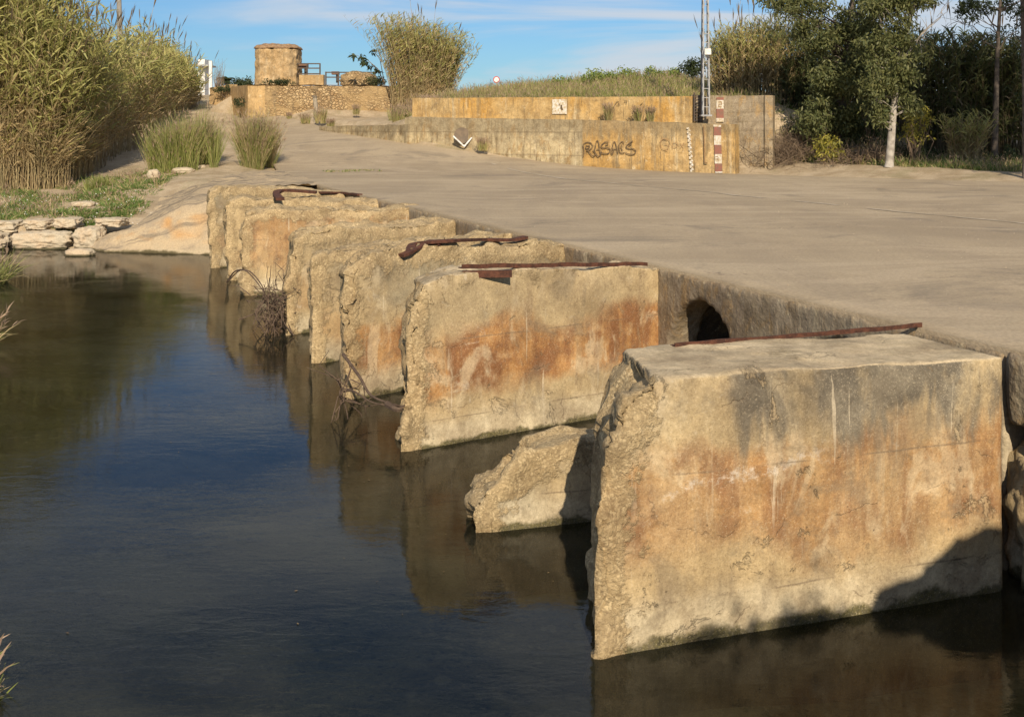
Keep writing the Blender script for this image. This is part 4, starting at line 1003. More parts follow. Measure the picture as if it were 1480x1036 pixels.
def bent(name, pts_, w, th, label):
    pts_ = [p for p in pts_ if p is not None]; yy = sorted(p.y for p in pts_)[len(pts_) // 2]; pts_ = [p for p in pts_ if abs(p.y - yy) < 1.6]
    P = spl3([Vector(p) for p in pts_]); V = []; Fc = []
    for i, p in enumerate(P):
        t = (P[min(i + 1, len(P) - 1)] - P[max(i - 1, 0)]); t.normalize(); n = Vector((-t.y, t.x, 0)).normalized(); up_ = n.cross(t)
        k = w * (1 + .3 * noise.noise(p * 3))
        V += [p - n * k / 2, p + n * k / 2, p + n * k / 2 + up_ * -th, p - n * k / 2 + up_ * -th]
    for i in range(len(P) - 1):
        for k in range(4): Fc.append((i * 4 + k, i * 4 + (k + 1) % 4, i * 4 + 4 + (k + 1) % 4, i * 4 + 4 + k))
    Fc += [(3, 2, 1, 0), tuple(len(V) - 4 + k for k in range(4))]
    o = mesh(name, V, Fc, RUST, None, P[0]); return tag(o, label, 'steel strip', GR)
def spl3(p, n=5):
    out = []
    for i in range(len(p) - 1):
        a = p[max(i - 1, 0)]; b = p[i]; c = p[i + 1]; d = p[min(i + 2, len(p) - 1)]
        for k in range(n):
            t = k / n; out.append(0.5 * ((2 * b) + (c - a) * t + (2 * a - 5 * b + 4 * c - d) * t * t + (3 * b - a - 3 * c + d) * t ** 3))
    out.append(p[-1]); return out
bent('bent_steel_strip', [hitp(579, 374), hitp(592, 368), hitp(598, 358), hitp(625, 354), hitp(660, 352), hitp(700, 350.5), hitp(738, 351), hitp(760, 347), hitp(792, 340)], .13, .04, 'twisted rusty strip whose left end bends down, on the pier behind the channel')
bent('bent_steel_strip', [hitp(585, 372), hitp(602, 364), hitp(622, 352), hitp(636, 357)], .06, .03, 'short curled scrap crossing the left end of the twisted strip')
bent('bent_steel_strip', [at(417, 299, 24.6), at(405, 290, 25.9), at(399, 282, 26.6), at(408, 277.5, 27.0), at(430, 278, 27.0), at(457, 280, 27.0)], .18, .06, 'hooked rusty bar bent back on itself near the far end of the causeway')
bent('bent_steel_strip', [hitp(462, 281), hitp(480, 281), hitp(500, 282), hitp(520, 284.5), hitp(545, 289), hitp(549, 294)], .13, .05, 'straight rusty beam to the right of the hooked bar')
bent('bent_steel_strip', [hitp(410, 266.5), hitp(430, 266.5), hitp(448, 267), hitp(470, 270)], .16, .04, 'farthest dark rusty plate at the edge of the road')
# ------------------------------------------------------------------ vegetation generators
LEAF_G = leaf_mat('reed_leaf_green', (0.29, 0.30, 0.095), (0.47, 0.43, 0.165))
LEAF_D = leaf_mat('reed_leaf_dry', (0.55, 0.43, 0.235), (0.33, 0.24, 0.125))
CANE = leaf_mat('reed_cane', (0.46, 0.37, 0.20), (0.24, 0.17, 0.09), trans=0.05)
PLUME = leaf_mat('reed_plume', (0.24, 0.19, 0.13), (0.17, 0.13, 0.09))
REED = [CANE, LEAF_G, LEAF_D, PLUME]
DLEAF_G = leaf_mat('shade_reed_leaf', (0.065, 0.08, 0.028), (0.11, 0.12, 0.045))  # darker copies of the reed colours, with the thicket's shade put in
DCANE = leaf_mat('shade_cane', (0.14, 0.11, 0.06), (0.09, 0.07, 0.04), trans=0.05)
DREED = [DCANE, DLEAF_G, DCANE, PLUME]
def unit(a): return a / np.maximum(np.linalg.norm(a, axis=-1, keepdims=True), 1e-9)
def ribbons(sp, base, dirv, L, w, droop, m, segs=3, prof=(0.55, 1.0, 0.7, 0.08)):
    n = len(base); dirv = unit(dirv)
    side = unit(np.cross(dirv, rng.normal(size=(n, 3)))); V = np.empty((n, segs + 1, 2, 3))
    for k in range(segs + 1):
        t = k / segs
        p = base + dirv * (L * t)[:, None]; p[:, 2] -= droop * L * t * t
        ww = (w * prof[k] / 2)[:, None]; V[:, k, 0] = p - side * ww; V[:, k, 1] = p + side * ww
    idx = np.arange(n)[:, None, None] * (segs + 1) * 2; q = np.array([[2 * k, 2 * k + 1, 2 * k + 3, 2 * k + 2] for k in range(segs)])[None]
    sp.add(V.reshape(-1, 3), (idx + q).reshape(-1, 4), np.repeat(m, segs) if not np.isscalar(m) else m)
def canes(sp, base, H, lean, r, m=0, segs=4, n=3):
    N = len(base); V = np.empty((N, segs + 1, n, 3))
    for k in range(segs + 1):
        t = k / segs; p = base + lean * (t ** 1.8)[None] if False else base + lean * t ** 1.8
        p = p.copy(); p[:, 2] += H * t
        for j in range(n):
            a = 2 * PI * j / n; V[:, k, j] = p + np.stack([np.cos(a) * r * (1 - .6 * t), np.sin(a) * r * (1 - .6 * t), 0 * r], 1)
    idx = np.arange(N)[:, None, None] * (segs + 1) * n
    q = np.array([[k * n + j, k * n + (j + 1) % n, (k + 1) * n + (j + 1) % n, (k + 1) * n + j] for k in range(segs) for j in range(n)])[None]
    sp.add(V.reshape(-1, 3), (idx + q).reshape(-1, 4), m)
def reeds(sp, base, H, lean, leaves=22, leafL=0.5, leafW=0.035, dry_low=0.35, plume=0.1, drybias=0.25, lo=0.12, cane_r=0.012, wind=(0, 0, 0)):
    N = len(base); canes(sp, base, H, lean, np.full(N, cane_r))
    t = rng.uniform(lo, 1.0, (N, leaves)) ** 0.8
    b = base[:, None, :] + lean[:, None, :] * (t ** 1.8)[..., None]; b[..., 2] += H[:, None] * t
    az = rng.uniform(0, 2 * PI, (N, leaves)); up = rng.uniform(0.6, 2.1, (N, leaves))
    d = np.stack([np.cos(az), np.sin(az), up], -1) + np.array(wind)
    pd = np.clip(drybias + (dry_low * 1.9) * (1 - t * 1.5), 0.05, 0.95)
    m = np.where(rng.random((N, leaves)) < pd, 2, 1)
    L = rng.uniform(.6, 1.15, (N, leaves)) * leafL
    ribbons(sp, b.reshape(-1, 3), d.reshape(-1, 3), L.ravel(), rng.uniform(.7, 1.2, N * leaves) * leafW, rng.uniform(.1, .7, N * leaves), m.ravel())
    k = rng.random(N) < plume
    if k.any():
        tb = base[k] + lean[k]; tb[:, 2] += H[k]; n = len(tb)
        stem = rng.uniform(.3, 1.1, n)
        dl = unit(np.stack([lean[k][:, 0], lean[k][:, 1], H[k] * .8], 1) + rng.normal(size=(n, 3)) * .06)
        ribbons(sp, tb, dl, stem, np.full(n, .014), np.zeros(n), 0, prof=(1, 1, 1, 1))
        pb_ = tb + dl * stem[:, None]
        for _ in range(7):
            ribbons(sp, pb_, dl + rng.normal(size=(n, 3)) * .05, rng.uniform(.4, .7, n), np.full(n, .03), rng.uniform(0, .12, n), 3)
def scatter(poly_px, n, Yfun=None):
    pass
def gz(x, y): return ground_z(x, y)
def bases(fn, n, sink=0.05):
    out = []
    while len(out) < n:
        x, y = fn()
        out.append((x, y, gz(x, y) - sink))
    return np.array(out)

# left reed bed: one dense uncountable stand following the path back
sp = Soup()
line_pts = [(-75, 41.0), (0, 40.5), (60, 40.8), (100, 41.5), (140, 45.0), (180, 50), (215, 55), (245, 60), (270, 66), (290, 71)]
def left_bed():
    t = rng.uniform(0, len(line_pts) - 1.001) if rng.random() < .55 else rng.uniform(0, 4)
    k = int(t); f = t - k
    px = line_pts[k][0] * (1 - f) + line_pts[k + 1][0] * f; Y = line_pts[k][1] * (1 - f) + line_pts[k + 1][1] * f
    dpt = abs(rng.normal()) * 1.6
    return (px - 740) * Y / F - dpt * .8, Y + dpt * .7
B = bases(left_bed, 2300)
pxs = 740 + B[:, 0] * F / B[:, 1]
top_py = np.interp(pxs, [-80, 0, 60, 100, 130, 165, 200, 250, 285, 300], [-70, -50, -5, 50, 62, 45, 45, 72, 108, 125])
Ht = (EYE + (HZ - top_py) * B[:, 1] / F - B[:, 2]) * rng.uniform(.62, 1.03, len(B))
Ht = np.clip(Ht, 1.2, 8)
lean = np.stack([rng.normal(.35, .9, len(B)), rng.normal(-.5, .7, len(B)), np.zeros(len(B))], 1) * (Ht * .17)[:, None]
reeds(sp, B, Ht, lean, leaves=25, leafL=.72, leafW=.056, plume=.16, dry_low=.50, drybias=.28, lo=.10, wind=(.3, -.3, 0))
# leaning dead canes at the foot
B2 = bases(left_bed, 1100); H2 = rng.uniform(1.2, 3.0, len(B2)); l2 = np.stack([rng.normal(.2, 1.0, len(B2)), rng.normal(-.7, .6, len(B2)), np.zeros(len(B2))], 1)
canes(sp, B2, H2, l2, np.full(len(B2), .013))
o = sp.build('reed_bed', REED, None, Vector((*WX(60, 41), 1.2))); tag(o, 'tall dense giant reeds, green above and dry below, filling the left bank', 'reeds', kind='stuff')

def clump(name, px, Y, rx, ry, n, Hf, leaf, label, cat='reeds', mats=REED, group=None, seed=1, leanf=.2, base_z=None, **kw):
    cx = (px - 740) * Y / F; A3 = []
    for _ in range(n):
        a = rng.uniform(0, 2 * PI); r = math.sqrt(rng.random()); x = cx + rx * r * math.cos(a); y = Y + ry * r * math.sin(a)
        A3.append((x, y, (base_z if base_z is not None else gz(x, y)) - .05))
    B = np.array(A3); H = Hf(B) * rng.uniform(.72, 1.03, n)
    out = (B[:, :2] - np.array([cx, Y])) / max(rx, .1)
    lean = np.stack([out[:, 0] * leanf + rng.normal(.03, .11, n), out[:, 1] * leanf * .7 + rng.normal(-.02, .10, n), np.zeros(n)], 1) * H[:, None]
    s = Soup(); reeds(s, B, H, lean, **leaf)
    o = s.build(name, mats, None, Vector((cx, Y, gz(cx, Y)))); return tag(o, label, cat, group)
hf = lambda B: np.interp(740 + B[:, 0] * F / B[:, 1], [545, 565, 590, 625, 650, 675], [3.2, 4.6, 4.7, 4.1, 3.4, 2.2])
clump('giant_reed_clump', 610, 59.5, 1.5, 1.0, 650, hf, dict(leaves=30, leafL=.44, leafW=.035, plume=.015, drybias=.42, dry_low=.35, lo=.0, wind=(.6, -.2, .3)), 'fan shaped giant reed clump standing alone on the rubble wall end', leanf=.25, base_z=4.2)
hf = lambda B: np.interp(740 + B[:, 0] * F / B[:, 1], [1025, 1050, 1100, 1160], [2.4, 3.3, 3.5, 4.0])
clump('giant_reed_clump', 1092, 50.5, 1.75, 1.2, 520, hf, dict(leaves=26, leafL=.40, leafW=.035, plume=.05, drybias=.45, dry_low=.5, lo=.12, wind=(-.1, 0, .5)), 'tall dry stemmed reed clump above the grey end wall, right of the mast', leanf=.16, base_z=4.35)

# shaded cane thicket on the right
sp = Soup()
def right_bed():
    px = rng.uniform(1120, 1560); Y = (45.5 if px > 1320 else 49.5) + abs(rng.normal()) * 2.2; return (px - 740) * Y / F, Y
B = bases(right_bed, 1700); H = (EYE + (HZ - np.interp(740 + B[:, 0] * F / B[:, 1], [1120, 1200, 1300, 1345, 1400, 1480], [75, 60, 50, 48, 50, 58])) * B[:, 1] / F - B[:, 2]) * rng.uniform(.75, 1.03, len(B))
lean = np.stack([rng.normal(0, .1, len(B)), rng.normal(-.05, .1, len(B)), np.zeros(len(B))], 1) * H[:, None]
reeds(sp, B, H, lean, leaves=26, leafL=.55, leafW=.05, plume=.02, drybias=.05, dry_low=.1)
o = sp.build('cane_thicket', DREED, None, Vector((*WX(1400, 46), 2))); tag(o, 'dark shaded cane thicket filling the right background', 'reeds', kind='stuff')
clump('pale_reed_tuft', 1396, 42.8, .55, .4, 90, lambda B: np.full(len(B), 1.9), dict(leaves=12, leafL=.5, leafW=.035, plume=0, drybias=.35, dry_low=.5), 'pale arching reed tuft in front of the dark cane thicket', leanf=.3)

# grasses and bushes
GRASS = [leaf_mat('grass_dry', (0.56, 0.46, 0.25), (0.38, 0.30, 0.15)), leaf_mat('grass_green', (0.24, 0.28, 0.075), (0.34, 0.34, 0.12)), leaf_mat('grass_plume', (0.46, 0.34, 0.25), (0.34, 0.24, 0.16)), leaf_mat('weed_green', (0.11, 0.18, 0.045), (0.20, 0.27, 0.075))]
def tuft(sp, c, n, h, spread, green=.4, w=.012, rad=.15, droop=.5, plume=0.0, weed=False):
    a = rng.uniform(0, 2 * PI, n); r = rad * np.sqrt(rng.random(n))
    b = np.stack([c[0] + r * np.cos(a), c[1] + r * np.sin(a), np.full(n, c[2] - .03)], 1)
    a2 = a + rng.normal(0, .6, n); sl = spread * rng.uniform(.1, 1.0, n)
    d = np.stack([np.cos(a2) * sl, np.sin(a2) * sl, np.ones(n)], 1)
    L = rng.uniform(.5, 1.05, n) * h
    m = np.where(rng.random(n) < green, 3 if weed else 1, 0)
    ribbons(sp, b, d, L, np.full(n, w), rng.uniform(.1, 1, n) * droop, m, prof=(.8, 1, .8, .15))
    k = rng.random(n) < plume
    if k.any():
        du = unit(d[k]); e = b[k] + du * (L[k] * .80)[:, None]; e[:, 2] -= .3 * droop * L[k] * .5; nn = len(e)
        for _ in range(3): ribbons(sp, e, du + rng.normal(size=(nn, 3)) * .22, rng.uniform(.12, .3, nn), np.full(nn, .016), np.full(nn, .3), 2)
def bush(name, blobs, n, h, label, cat='bush', green=.4, group=None, w=.014, plume=.5):
    s = Soup()
    for (px, py, Y, rx, hh) in blobs:
        c = at(px, py, Y)
        for _ in range(int(n / len(blobs) / 60)):
            a = rng.uniform(0, 2 * PI); r = rx * 1.15 * abs(rng.normal()) * .6; x = c.x + r * math.cos(a); y = c.y + r * .7 * math.sin(a)
            tuft(s, (x, y, min(gz(x, y), c.z + .3)), 60, hh * rng.choice([.5, .8, 1.0, 1.2, 1.4]) * rng.uniform(.9, 1.1), .46, green + .25 * rng.normal() * .5, w, .15, .35, plume)
    c = at(*blobs[0][:3]); o = s.build(name, GRASS, None, c); return tag(o, label, cat, group)
bush('dry_grass_bush', [(262, 240, 43, .7, 1.9), (288, 236, 44, .6, 1.9), (242, 240, 43.5, .5, 1.5), (298, 228, 46, .3, 1.5)], 10500, 1.7, 'larger green and brown grassy bush left of the path by the reeds', green=.8, plume=.22, w=.012, group='grass bushes beside the path')
bush('dry_grass_bush', [(366, 242, 43.6, .30, 1.8), (378, 238, 44.5, .28, 1.6)], 6500, 1.7, 'smaller upright feathery grass bush at the left edge of the road', green=.45, plume=.4, w=.012, group='grass bushes beside the path')
bush('grass_clump', [(600, 172, 56, 1.2, .75), (625, 168, 55, .8, .6)], 3000, .7, 'low grey green grass clump at the foot of the fan shaped reeds', 'grass clump', .45)
for (px, py, Y, h, lab) in ((576, 180, 54, .95, 'dark upright weed on the terrace at the end of the lower wall'), (464, 178, 57, .95, 'weed tuft touching the wooden post'), (443, 178, 57.5, .5, 'low weed left of the wooden post'),
                       (698, 217, 48.2, .55, 'round grey weed beside the white V pipes'), (532, 196, 54.0, .5, 'thin weed on the road edge below the rubble wall middle'),
                       (879, 173, 46.9, .75, 'leftmost of the three dry weeds on the wall ledge'), (917, 174, 46.4, .65, 'middle one of the three dry weeds on the wall ledge'), (938, 175, 46.1, .6, 'rightmost of the three dry weeds on the wall ledge'),
                       (515, 165, 59, .5, 'small weed against the rubble wall right of the post'), (418, 172, 60, .3, 'tiny weed on the road in front of the rubble wall'), (570, 203, 51, .35, 'small weed at the left corner of the lower wall'), (478, 184, 55.2, .4, 'small dark weed on the road edge right of the post')):
    s = Soup(); c = at(px, py, Y)
    for _ in range(4): tuft(s, (c.x + rng.normal() * .09, c.y + rng.normal() * .09, c.z), 60, h, .35, .3, .014, .06, .3, .3)
    o = s.build('weed_tuft', GRASS, None, c); tag(o, lab, 'weed', 'weeds growing along the walls and road edge')

# rough growth on the wood floor behind the bund
sp = Soup()
for _ in range(700):
    px = rng.uniform(1095, 1520); Y = np.interp(px, [1110, 1290, 1480], [45.6, 42.0, 39.6]) + rng.random() ** 1.4 * 6 + .1
    x = (px - 740) * Y / F; tuft(sp, (x, Y, gz(x, Y)), 26, rng.uniform(.2, .7), .9, .6, .018, .3, .8, .05, rng.random() < .6)
o = sp.build('wood_floor_growth', GRASS, None, Vector((*WX(1290, 43), 2))); tag(o, 'rough grass and weeds on the shaded ground behind the bund', 'undergrowth', kind='stuff')
# grassy bank above the upper wall
sp = Soup()
for _ in range(2600):
    px = rng.uniform(640, 1100); t = rng.random() ** 1.5; Y0 = np.interp(px, [628, 1001, 1117], [52.4, 46.7, 46.0]); Y = Y0 + .3 + t * 11
    x = (px - 740) * Y / F; zt = gz(x, Y)
    tuft(sp, (x, Y, zt), 30, rng.uniform(.40, .95), .7, .62 if px > 760 else .45, .02, .35, .5, .08)
for _ in range(160):
    px = rng.uniform(640, 1080); Y = np.interp(px, [628, 1001, 1117], [52.2, 46.6, 45.6]) + rng.uniform(.15, .8); x = (px - 740) * Y / F
    tuft(sp, (x, Y, gz(x, Y) if gz(x, Y) > 4.2 else 4.35), 26, .32, 1.0, .8, .02, .3, .9, 0, True)
o = sp.build('bank_grass', GRASS, None, Vector((*WX(850, 52), 4.6))); tag(o, 'green and straw coloured grass covering the bank above the ochre wall', 'grass', kind='stuff')

LEAFM = {
 'olive': leaf_mat('tree_leaf_olive', (0.085, 0.105, 0.038), (0.20, 0.20, 0.08)),
 'dark': leaf_mat('tree_leaf_dark', (0.035, 0.055, 0.020), (0.07, 0.085, 0.035)),
 'bright': leaf_mat('shrub_leaf_bright', (0.16, 0.24, 0.05), (0.28, 0.31, 0.09)),
 'yellow': leaf_mat('shrub_leaf_yellow', (0.42, 0.36, 0.06), (0.20, 0.20, 0.05))}
BARK_P = simple('pale_bark', (0.42, 0.38, 0.32), (0.26, 0.23, 0.19), 5, .9, .8)
BARK_D = simple('dark_bark', (0.13, 0.105, 0.08), (0.07, 0.055, 0.045), 6, .9, .8)
TWIG = simple('dry_twig', (0.22, 0.16, 0.10), (0.14, 0.10, 0.07), 6)
def leafcloud(sp, centres, per, rad, size, m=0, squash=.8):
    c = np.repeat(np.asarray(centres), per, 0); n = len(c)
    p = c + unit(rng.normal(size=(n, 3))) * (rad * rng.random((n, 1)) ** .5) * np.array([1, 1, squash])
    ribbons(sp, p, rng.normal(size=(n, 3)) + np.array([0, 0, -.4]), size * rng.uniform(.6, 1.3, n), size * .42 * rng.uniform(.7, 1.2, n), rng.uniform(0, .4, n), m, segs=2, prof=(.35, 1.0, .15))
def limbs(base, tips, r0, seed):
    """curved branches from points on the trunk to tips"""
    V = []; Fc = []; mids = []
    for a, b, r in tips:
        a = Vector(a); b = Vector(b); P = []
        for i in range(7):
            t = i / 6; p = a.lerp(b, t) + Vector((noise.noise(a * 3 + Vector((t * 2, 0, seed))), noise.noise(b * 3 + Vector((0, t * 2, seed))), noise.noise(a + b + Vector((0, 0, t * 2))))) * .22 * (b - a).length * math.sin(t * PI)
            P.append(p)
        tv, tf = tube_vf(P, [r * (1 - .8 * i / 6) for i in range(7)], 6); k = len(V); V += tv; Fc += [tuple(i + k for i in f) for f in tf]
        mids.append(P)
    return V, Fc, mids
def tree(name, trunk, tr, crowns, leafm, per, lsize, label, bark=BARK_D, crad=.45, group=None, bare=()):
    """trunk: list of points; crowns: ellipsoids (centre, radii, n clumps)"""
    base = Vector(trunk[0]); r = empty(name, base, label, 'tree', group)
    T = [Vector(p) for p in trunk]; T = spl3(T, 4); rad = [tr * (1 - .72 * i / (len(T) - 1)) for i in range(len(T))]; rad[0] *= 1.12
    V, Fc = tube_vf(T, rad, 10); V = list(V); Fc = list(Fc)
    cents = []; tips = []
    for c, rr, n in crowns:
        c = Vector(c)
        for _ in range(n):
            d = unit(rng.normal(size=3)) * (rng.random() ** .45); p = c + Vector((d[0] * rr[0], d[1] * rr[1], d[2] * rr[2]))
            near = min(T, key=lambda q: (q - (p - Vector((0, 0, (p - q).length * .35)))).length)
            cents.append(tuple(p))
            if rng.random() < .5: tips.append((near, p, max(.012, tr * .16)))
    for b in bare: tips.append(b)
    lv, lf, mids = limbs(None, tips, .03, 1.0); k = len(V); V += lv; Fc += [tuple(i + k for i in f) for f in lf]
    for b in bare:      # fine twigs along a bare limb
        for _ in range(9):
            p = Vector(b[0]).lerp(Vector(b[1]), rng.uniform(.3, 1)); q = p + Vector(rng.normal(size=3)) * .35 + (Vector(b[1]) - Vector(b[0])) * .12
            tv, tf = tube_vf([p, p.lerp(q, .5) + Vector((0, 0, .05)), q], [.012, .009, .004], 4); k = len(V); V += tv; Fc += [tuple(i + k for i in f) for f in tf]
            if rng.random() < .5: cents.append(tuple(q))
    mesh('trunk', V, Fc, bark, r, smooth=True)
    s = Soup(); leafcloud(s, cents, per, crad, lsize); s.build('crown', [LEAFM[leafm]], r)
    return r
def L2(px, py, Y): return at(px, py, Y)
tree('riverside_tree', [L2(1215, 232, 45), L2(1218, 150, 45), L2(1222, 80, 45), L2(1232, 0, 45), L2(1238, -120, 45)], .17,
     [(L2(1185, 175, 44.6), (.9, .8, .9), 42), (L2(1225, 180, 44.8), (.7, .7, .9), 30), (L2(1195, 118, 44.6), (.9, .9, .8), 46), (L2(1238, 100, 44.8), (.7, .9, .9), 38), (L2(1180, 55, 44.6), (.8, .8, .6), 30), (L2(1225, 45, 45), (1.1, 1.0, .7), 50), (L2(1262, 15, 45), (1.0, 1.0, .8), 40), (L2(1150, 5, 45), (1.5, .9, .45), 30), (L2(1250, -70, 45), (3, 1.6, 1.6), 60)],
     'olive', 62, .15, 'olive leaved tree behind the yellow bush, left of the pale trunk', crad=.42,
     bare=[(L2(1222, 60, 45), L2(1128, 20, 44.5), .035), (L2(1222, 40, 45), L2(1100, -12, 44.5), .03), (L2(1225, 20, 45), L2(1150, -30, 44), .03)])
tree('riverside_tree', [L2(1285, 242, 41.6), L2(1289, 190, 41.6), L2(1293, 145, 41.6), L2(1302, 80, 41.6), L2(1318, 20, 41.8), L2(1345, -80, 42)], .15,
     [(L2(1265, 125, 41.4), (.5, .6, .6), 24), (L2(1300, 108, 41.2), (.55, .6, .7), 28), (L2(1262, 68, 41.4), (.6, .7, .55), 26), (L2(1300, 55, 41.5), (.6, .7, .6), 28), (L2(1282, 10, 41.5), (1.0, .8, .5), 30), (L2(1330, -5, 41.6), (.9, .8, .4), 18), (L2(1310, -30, 42), (1.8, 1.2, 1), 46), (L2(1318, 150, 41.3), (.35, .5, .5), 10), (L2(1272, 160, 41.3), (.35, .5, .4), 10)],
     'olive', 60, .14, 'tree with a thick pale trunk standing on the bund beside the road', BARK_P, crad=.38,
     bare=[(L2(1300, 90, 41.6), L2(1368, 18, 41.6), .04), (L2(1300, 100, 41.6), L2(1372, 0, 41.8), .03)])
tree('tall_slender_tree', [L2(1437, 240, 45), L2(1440, 130, 45), L2(1443, 50, 45), L2(1452, -90, 45)], .13,
     [(L2(1405, 12, 44.8), (.75, .5, .35), 14), (L2(1475, 0, 45), (.9, .6, .6), 18), (L2(1452, -60, 45), (1.6, 1, .8), 30)],
     'dark', 50, .12, 'tall slender dark tree with sparse leaves against the sky at right', crad=.32,
     bare=[(L2(1440, 70, 45), L2(1385, 30, 44.8), .03), (L2(1442, 40, 45), L2(1395, -5, 44.8), .03), (L2(1440, 75, 45), L2(1475, 40, 45), .03)])
tree('shaded_tree', [L2(1484, 262, 38), L2(1482, 120, 38), L2(1478, 0, 38), L2(1480, -100, 38)], .13,
     [(L2(1500, 30, 38.4), (.9, .9, 1.6), 40), (L2(1500, 120, 39.5), (.7, .8, 1.2), 30)], 'dark', 50, .13, 'dark tree cut off by the right edge of the photo', crad=.35)
# undergrowth at the foot of the trees
def shrub(name, px, py, Y, rr, n, per, lsize, leafm, label, crad=.3, twigs=30, cat='shrub', group=None):
    c = at(px, py, Y); g = gz(c.x, c.y); r = empty(name, (c.x, c.y, g), label, cat, group)
    cents = [tuple(c + Vector(unit(rng.normal(size=3)) * (rng.random() ** .4)) * 1.0 * Vector((1, 1, 1)).length / 1.732) for _ in range(0)]
    for _ in range(n):
        d = unit(rng.normal(size=3)) * (rng.random() ** .45); cents.append((c.x + d[0] * rr[0], c.y + d[1] * rr[1], c.z + d[2] * rr[2]))
    tips = [((c.x + rng.normal() * .1, c.y + rng.normal() * .1, g - .05), cents[int(rng.integers(len(cents)))], .018) for _ in range(twigs)]
    V, Fc, _ = limbs(None, tips, .02, 2.0); mesh('stems', V, Fc, TWIG, r)
    if per:
        s = Soup(); leafcloud(s, cents, per, crad, lsize); s.build('foliage', [LEAFM[leafm]], r)
    return r
shrub('yellow_shrub', 1200, 214, 43.6, (.65, .4, .42), 34, 24, .13, 'yellow', 'low bush with bright yellow green leaves beside the bund')
shrub('olive_shrub', 1322, 178, 42.5, (.6, .5, .7), 34, 22, .12, 'yellow', 'loose yellowish shrub right of the pale tree trunk')
shrub('olive_shrub', 1215, 180, 46, (1.2, .6, .9), 55, 40, .13, 'olive', 'dense olive undergrowth below the olive leaved tree', .35)
shrub('olive_shrub', 1160, 190, 47, (.9, .5, .8), 40, 40, .12, 'olive', 'olive green undergrowth just right of the grey wall corner', .35)
shrub('olive_shrub', 1265, 175, 44.5, (.9, .5, 1.1), 45, 36, .12, 'dark', 'dark undergrowth left of the pale tree trunk', .35)
shrub('olive_shrub', 1320, 225, 44, (1.2, .5, .4), 34, 32, .11, 'dark', 'low dark shrub at the foot of the cane thicket behind the bund', .35)
shrub('olive_shrub', 1450, 232, 42.5, (1.1, .5, .5), 34, 32, .11, 'dark', 'dark low shrub behind the bund near the right photo edge', .35)
def brush(name, px, py, Y, rr, n, label):
    c = at(px, py, Y); s = Soup()
    b = np.stack([c.x + rng.normal(size=n) * rr[0] * .5, c.y + rng.normal(size=n) * rr[1] * .5, np.zeros(n)], 1)
    b[:, 2] = [gz(x, y) for x, y in b[:, :2]]
    d = np.stack([rng.normal(size=n) * .8, rng.normal(size=n) * .6, rng.uniform(.3, 1.6, n)], 1)
    L = rng.uniform(.5, 1.3, n) * rr[2]
    ribbons(s, b, d, L, np.full(n, .018), rng.uniform(0, .6, n), 0, prof=(1, .9, .7, .3))
    e = b + unit(d) * (L * .55)[:, None]; e = np.repeat(e, 4, 0); e[:, 2] -= .08
    ribbons(s, e, rng.normal(size=(len(e), 3)) + np.array([0, 0, .4]), rng.uniform(.2, .6, len(e)), np.full(len(e), .012), rng.uniform(0, .8, len(e)), 0)
    o = s.build(name, [TWIG], None, Vector((c.x, c.y, gz(c.x, c.y)))); return tag(o, label, 'brushwood')
brush('dry_brushwood', 1140, 215, 45.4, (1.5, .9, 1.7), 800, 'tangle of dry brown brushwood against the right end of the grey wall')
brush('dry_brushwood', 1245, 228, 43.5, (1.2, .6, 1.0), 420, 'smaller brown brushwood between the yellow bush and the pale trunk')
for (px, py, Y, rr, n, lab) in ((885, 112, 57, (1.6, .8, .38), 46, 'widest green shrub on top of the grassy bank'), (955, 108, 57, (.9, .7, .32), 26, 'green shrub on the grassy bank, halfway between the wide shrub and the mast'), (1000, 97, 56, (.55, .5, .42), 26, 'dark leafy shrub just left of the lattice mast'), (820, 120, 58, (1.0, .7, .25), 24, 'small low green shrub at the left of the bank top')):
    shrub('bank_shrub', px, py, Y, rr, n, 40, .13, 'dark' if px == 1000 else 'bright', lab, .3, 16, group='shrubs on the grassy bank')
# ivy-like greenery on the rubble wall and by its left corner
for (px, py, Y, rr, lab) in ((400, 119, 63, (1.1, .4, .12), 'low green shrub at the foot of the ruined tower'), (355, 148, 62.3, (.7, .5, .25), 'green weeds against the plastered corner of the rubble wall'), (325, 128, 71, (.8, .5, .2), 'green shrub before the low broken wall'), (545, 118, 62.5, (.6, .4, .25), 'sparse grey shrub at the left foot of the fan shaped reeds')):
    shrub('wall_shrub', px, py, Y, rr, 26, 30, .10, 'dark' if px < 500 else 'olive', lab, .2, 10, group='shrubs around the rubble wall')
# sapling with drooping leaves left of the fan reeds
sb = at(556, 122, 60.8); sr = empty('leaning_sapling', sb, 'thin leaning sapling with drooping leaf tips left of the fan shaped reeds', 'sapling')
pipe_obj('stem', [([sb, at(546, 100, 60.8), at(530, 86, 60.8), at(512, 79, 60.8)], [.03, .025, .018, .008]), ([sb, at(549, 85, 60.8), at(538, 72, 60.8)], [.025, .018, .008])], .02, TWIG, sr, n=5)
s = Soup(); leafcloud(s, [at(511, 80, 60.8), at(524, 84, 60.8), at(527, 90, 60.8), at(535, 95, 60.8), at(540, 74, 60.8), at(545, 102, 60.8)], 16, .18, .28); s.build('foliage', [LEAFM['dark']], sr)
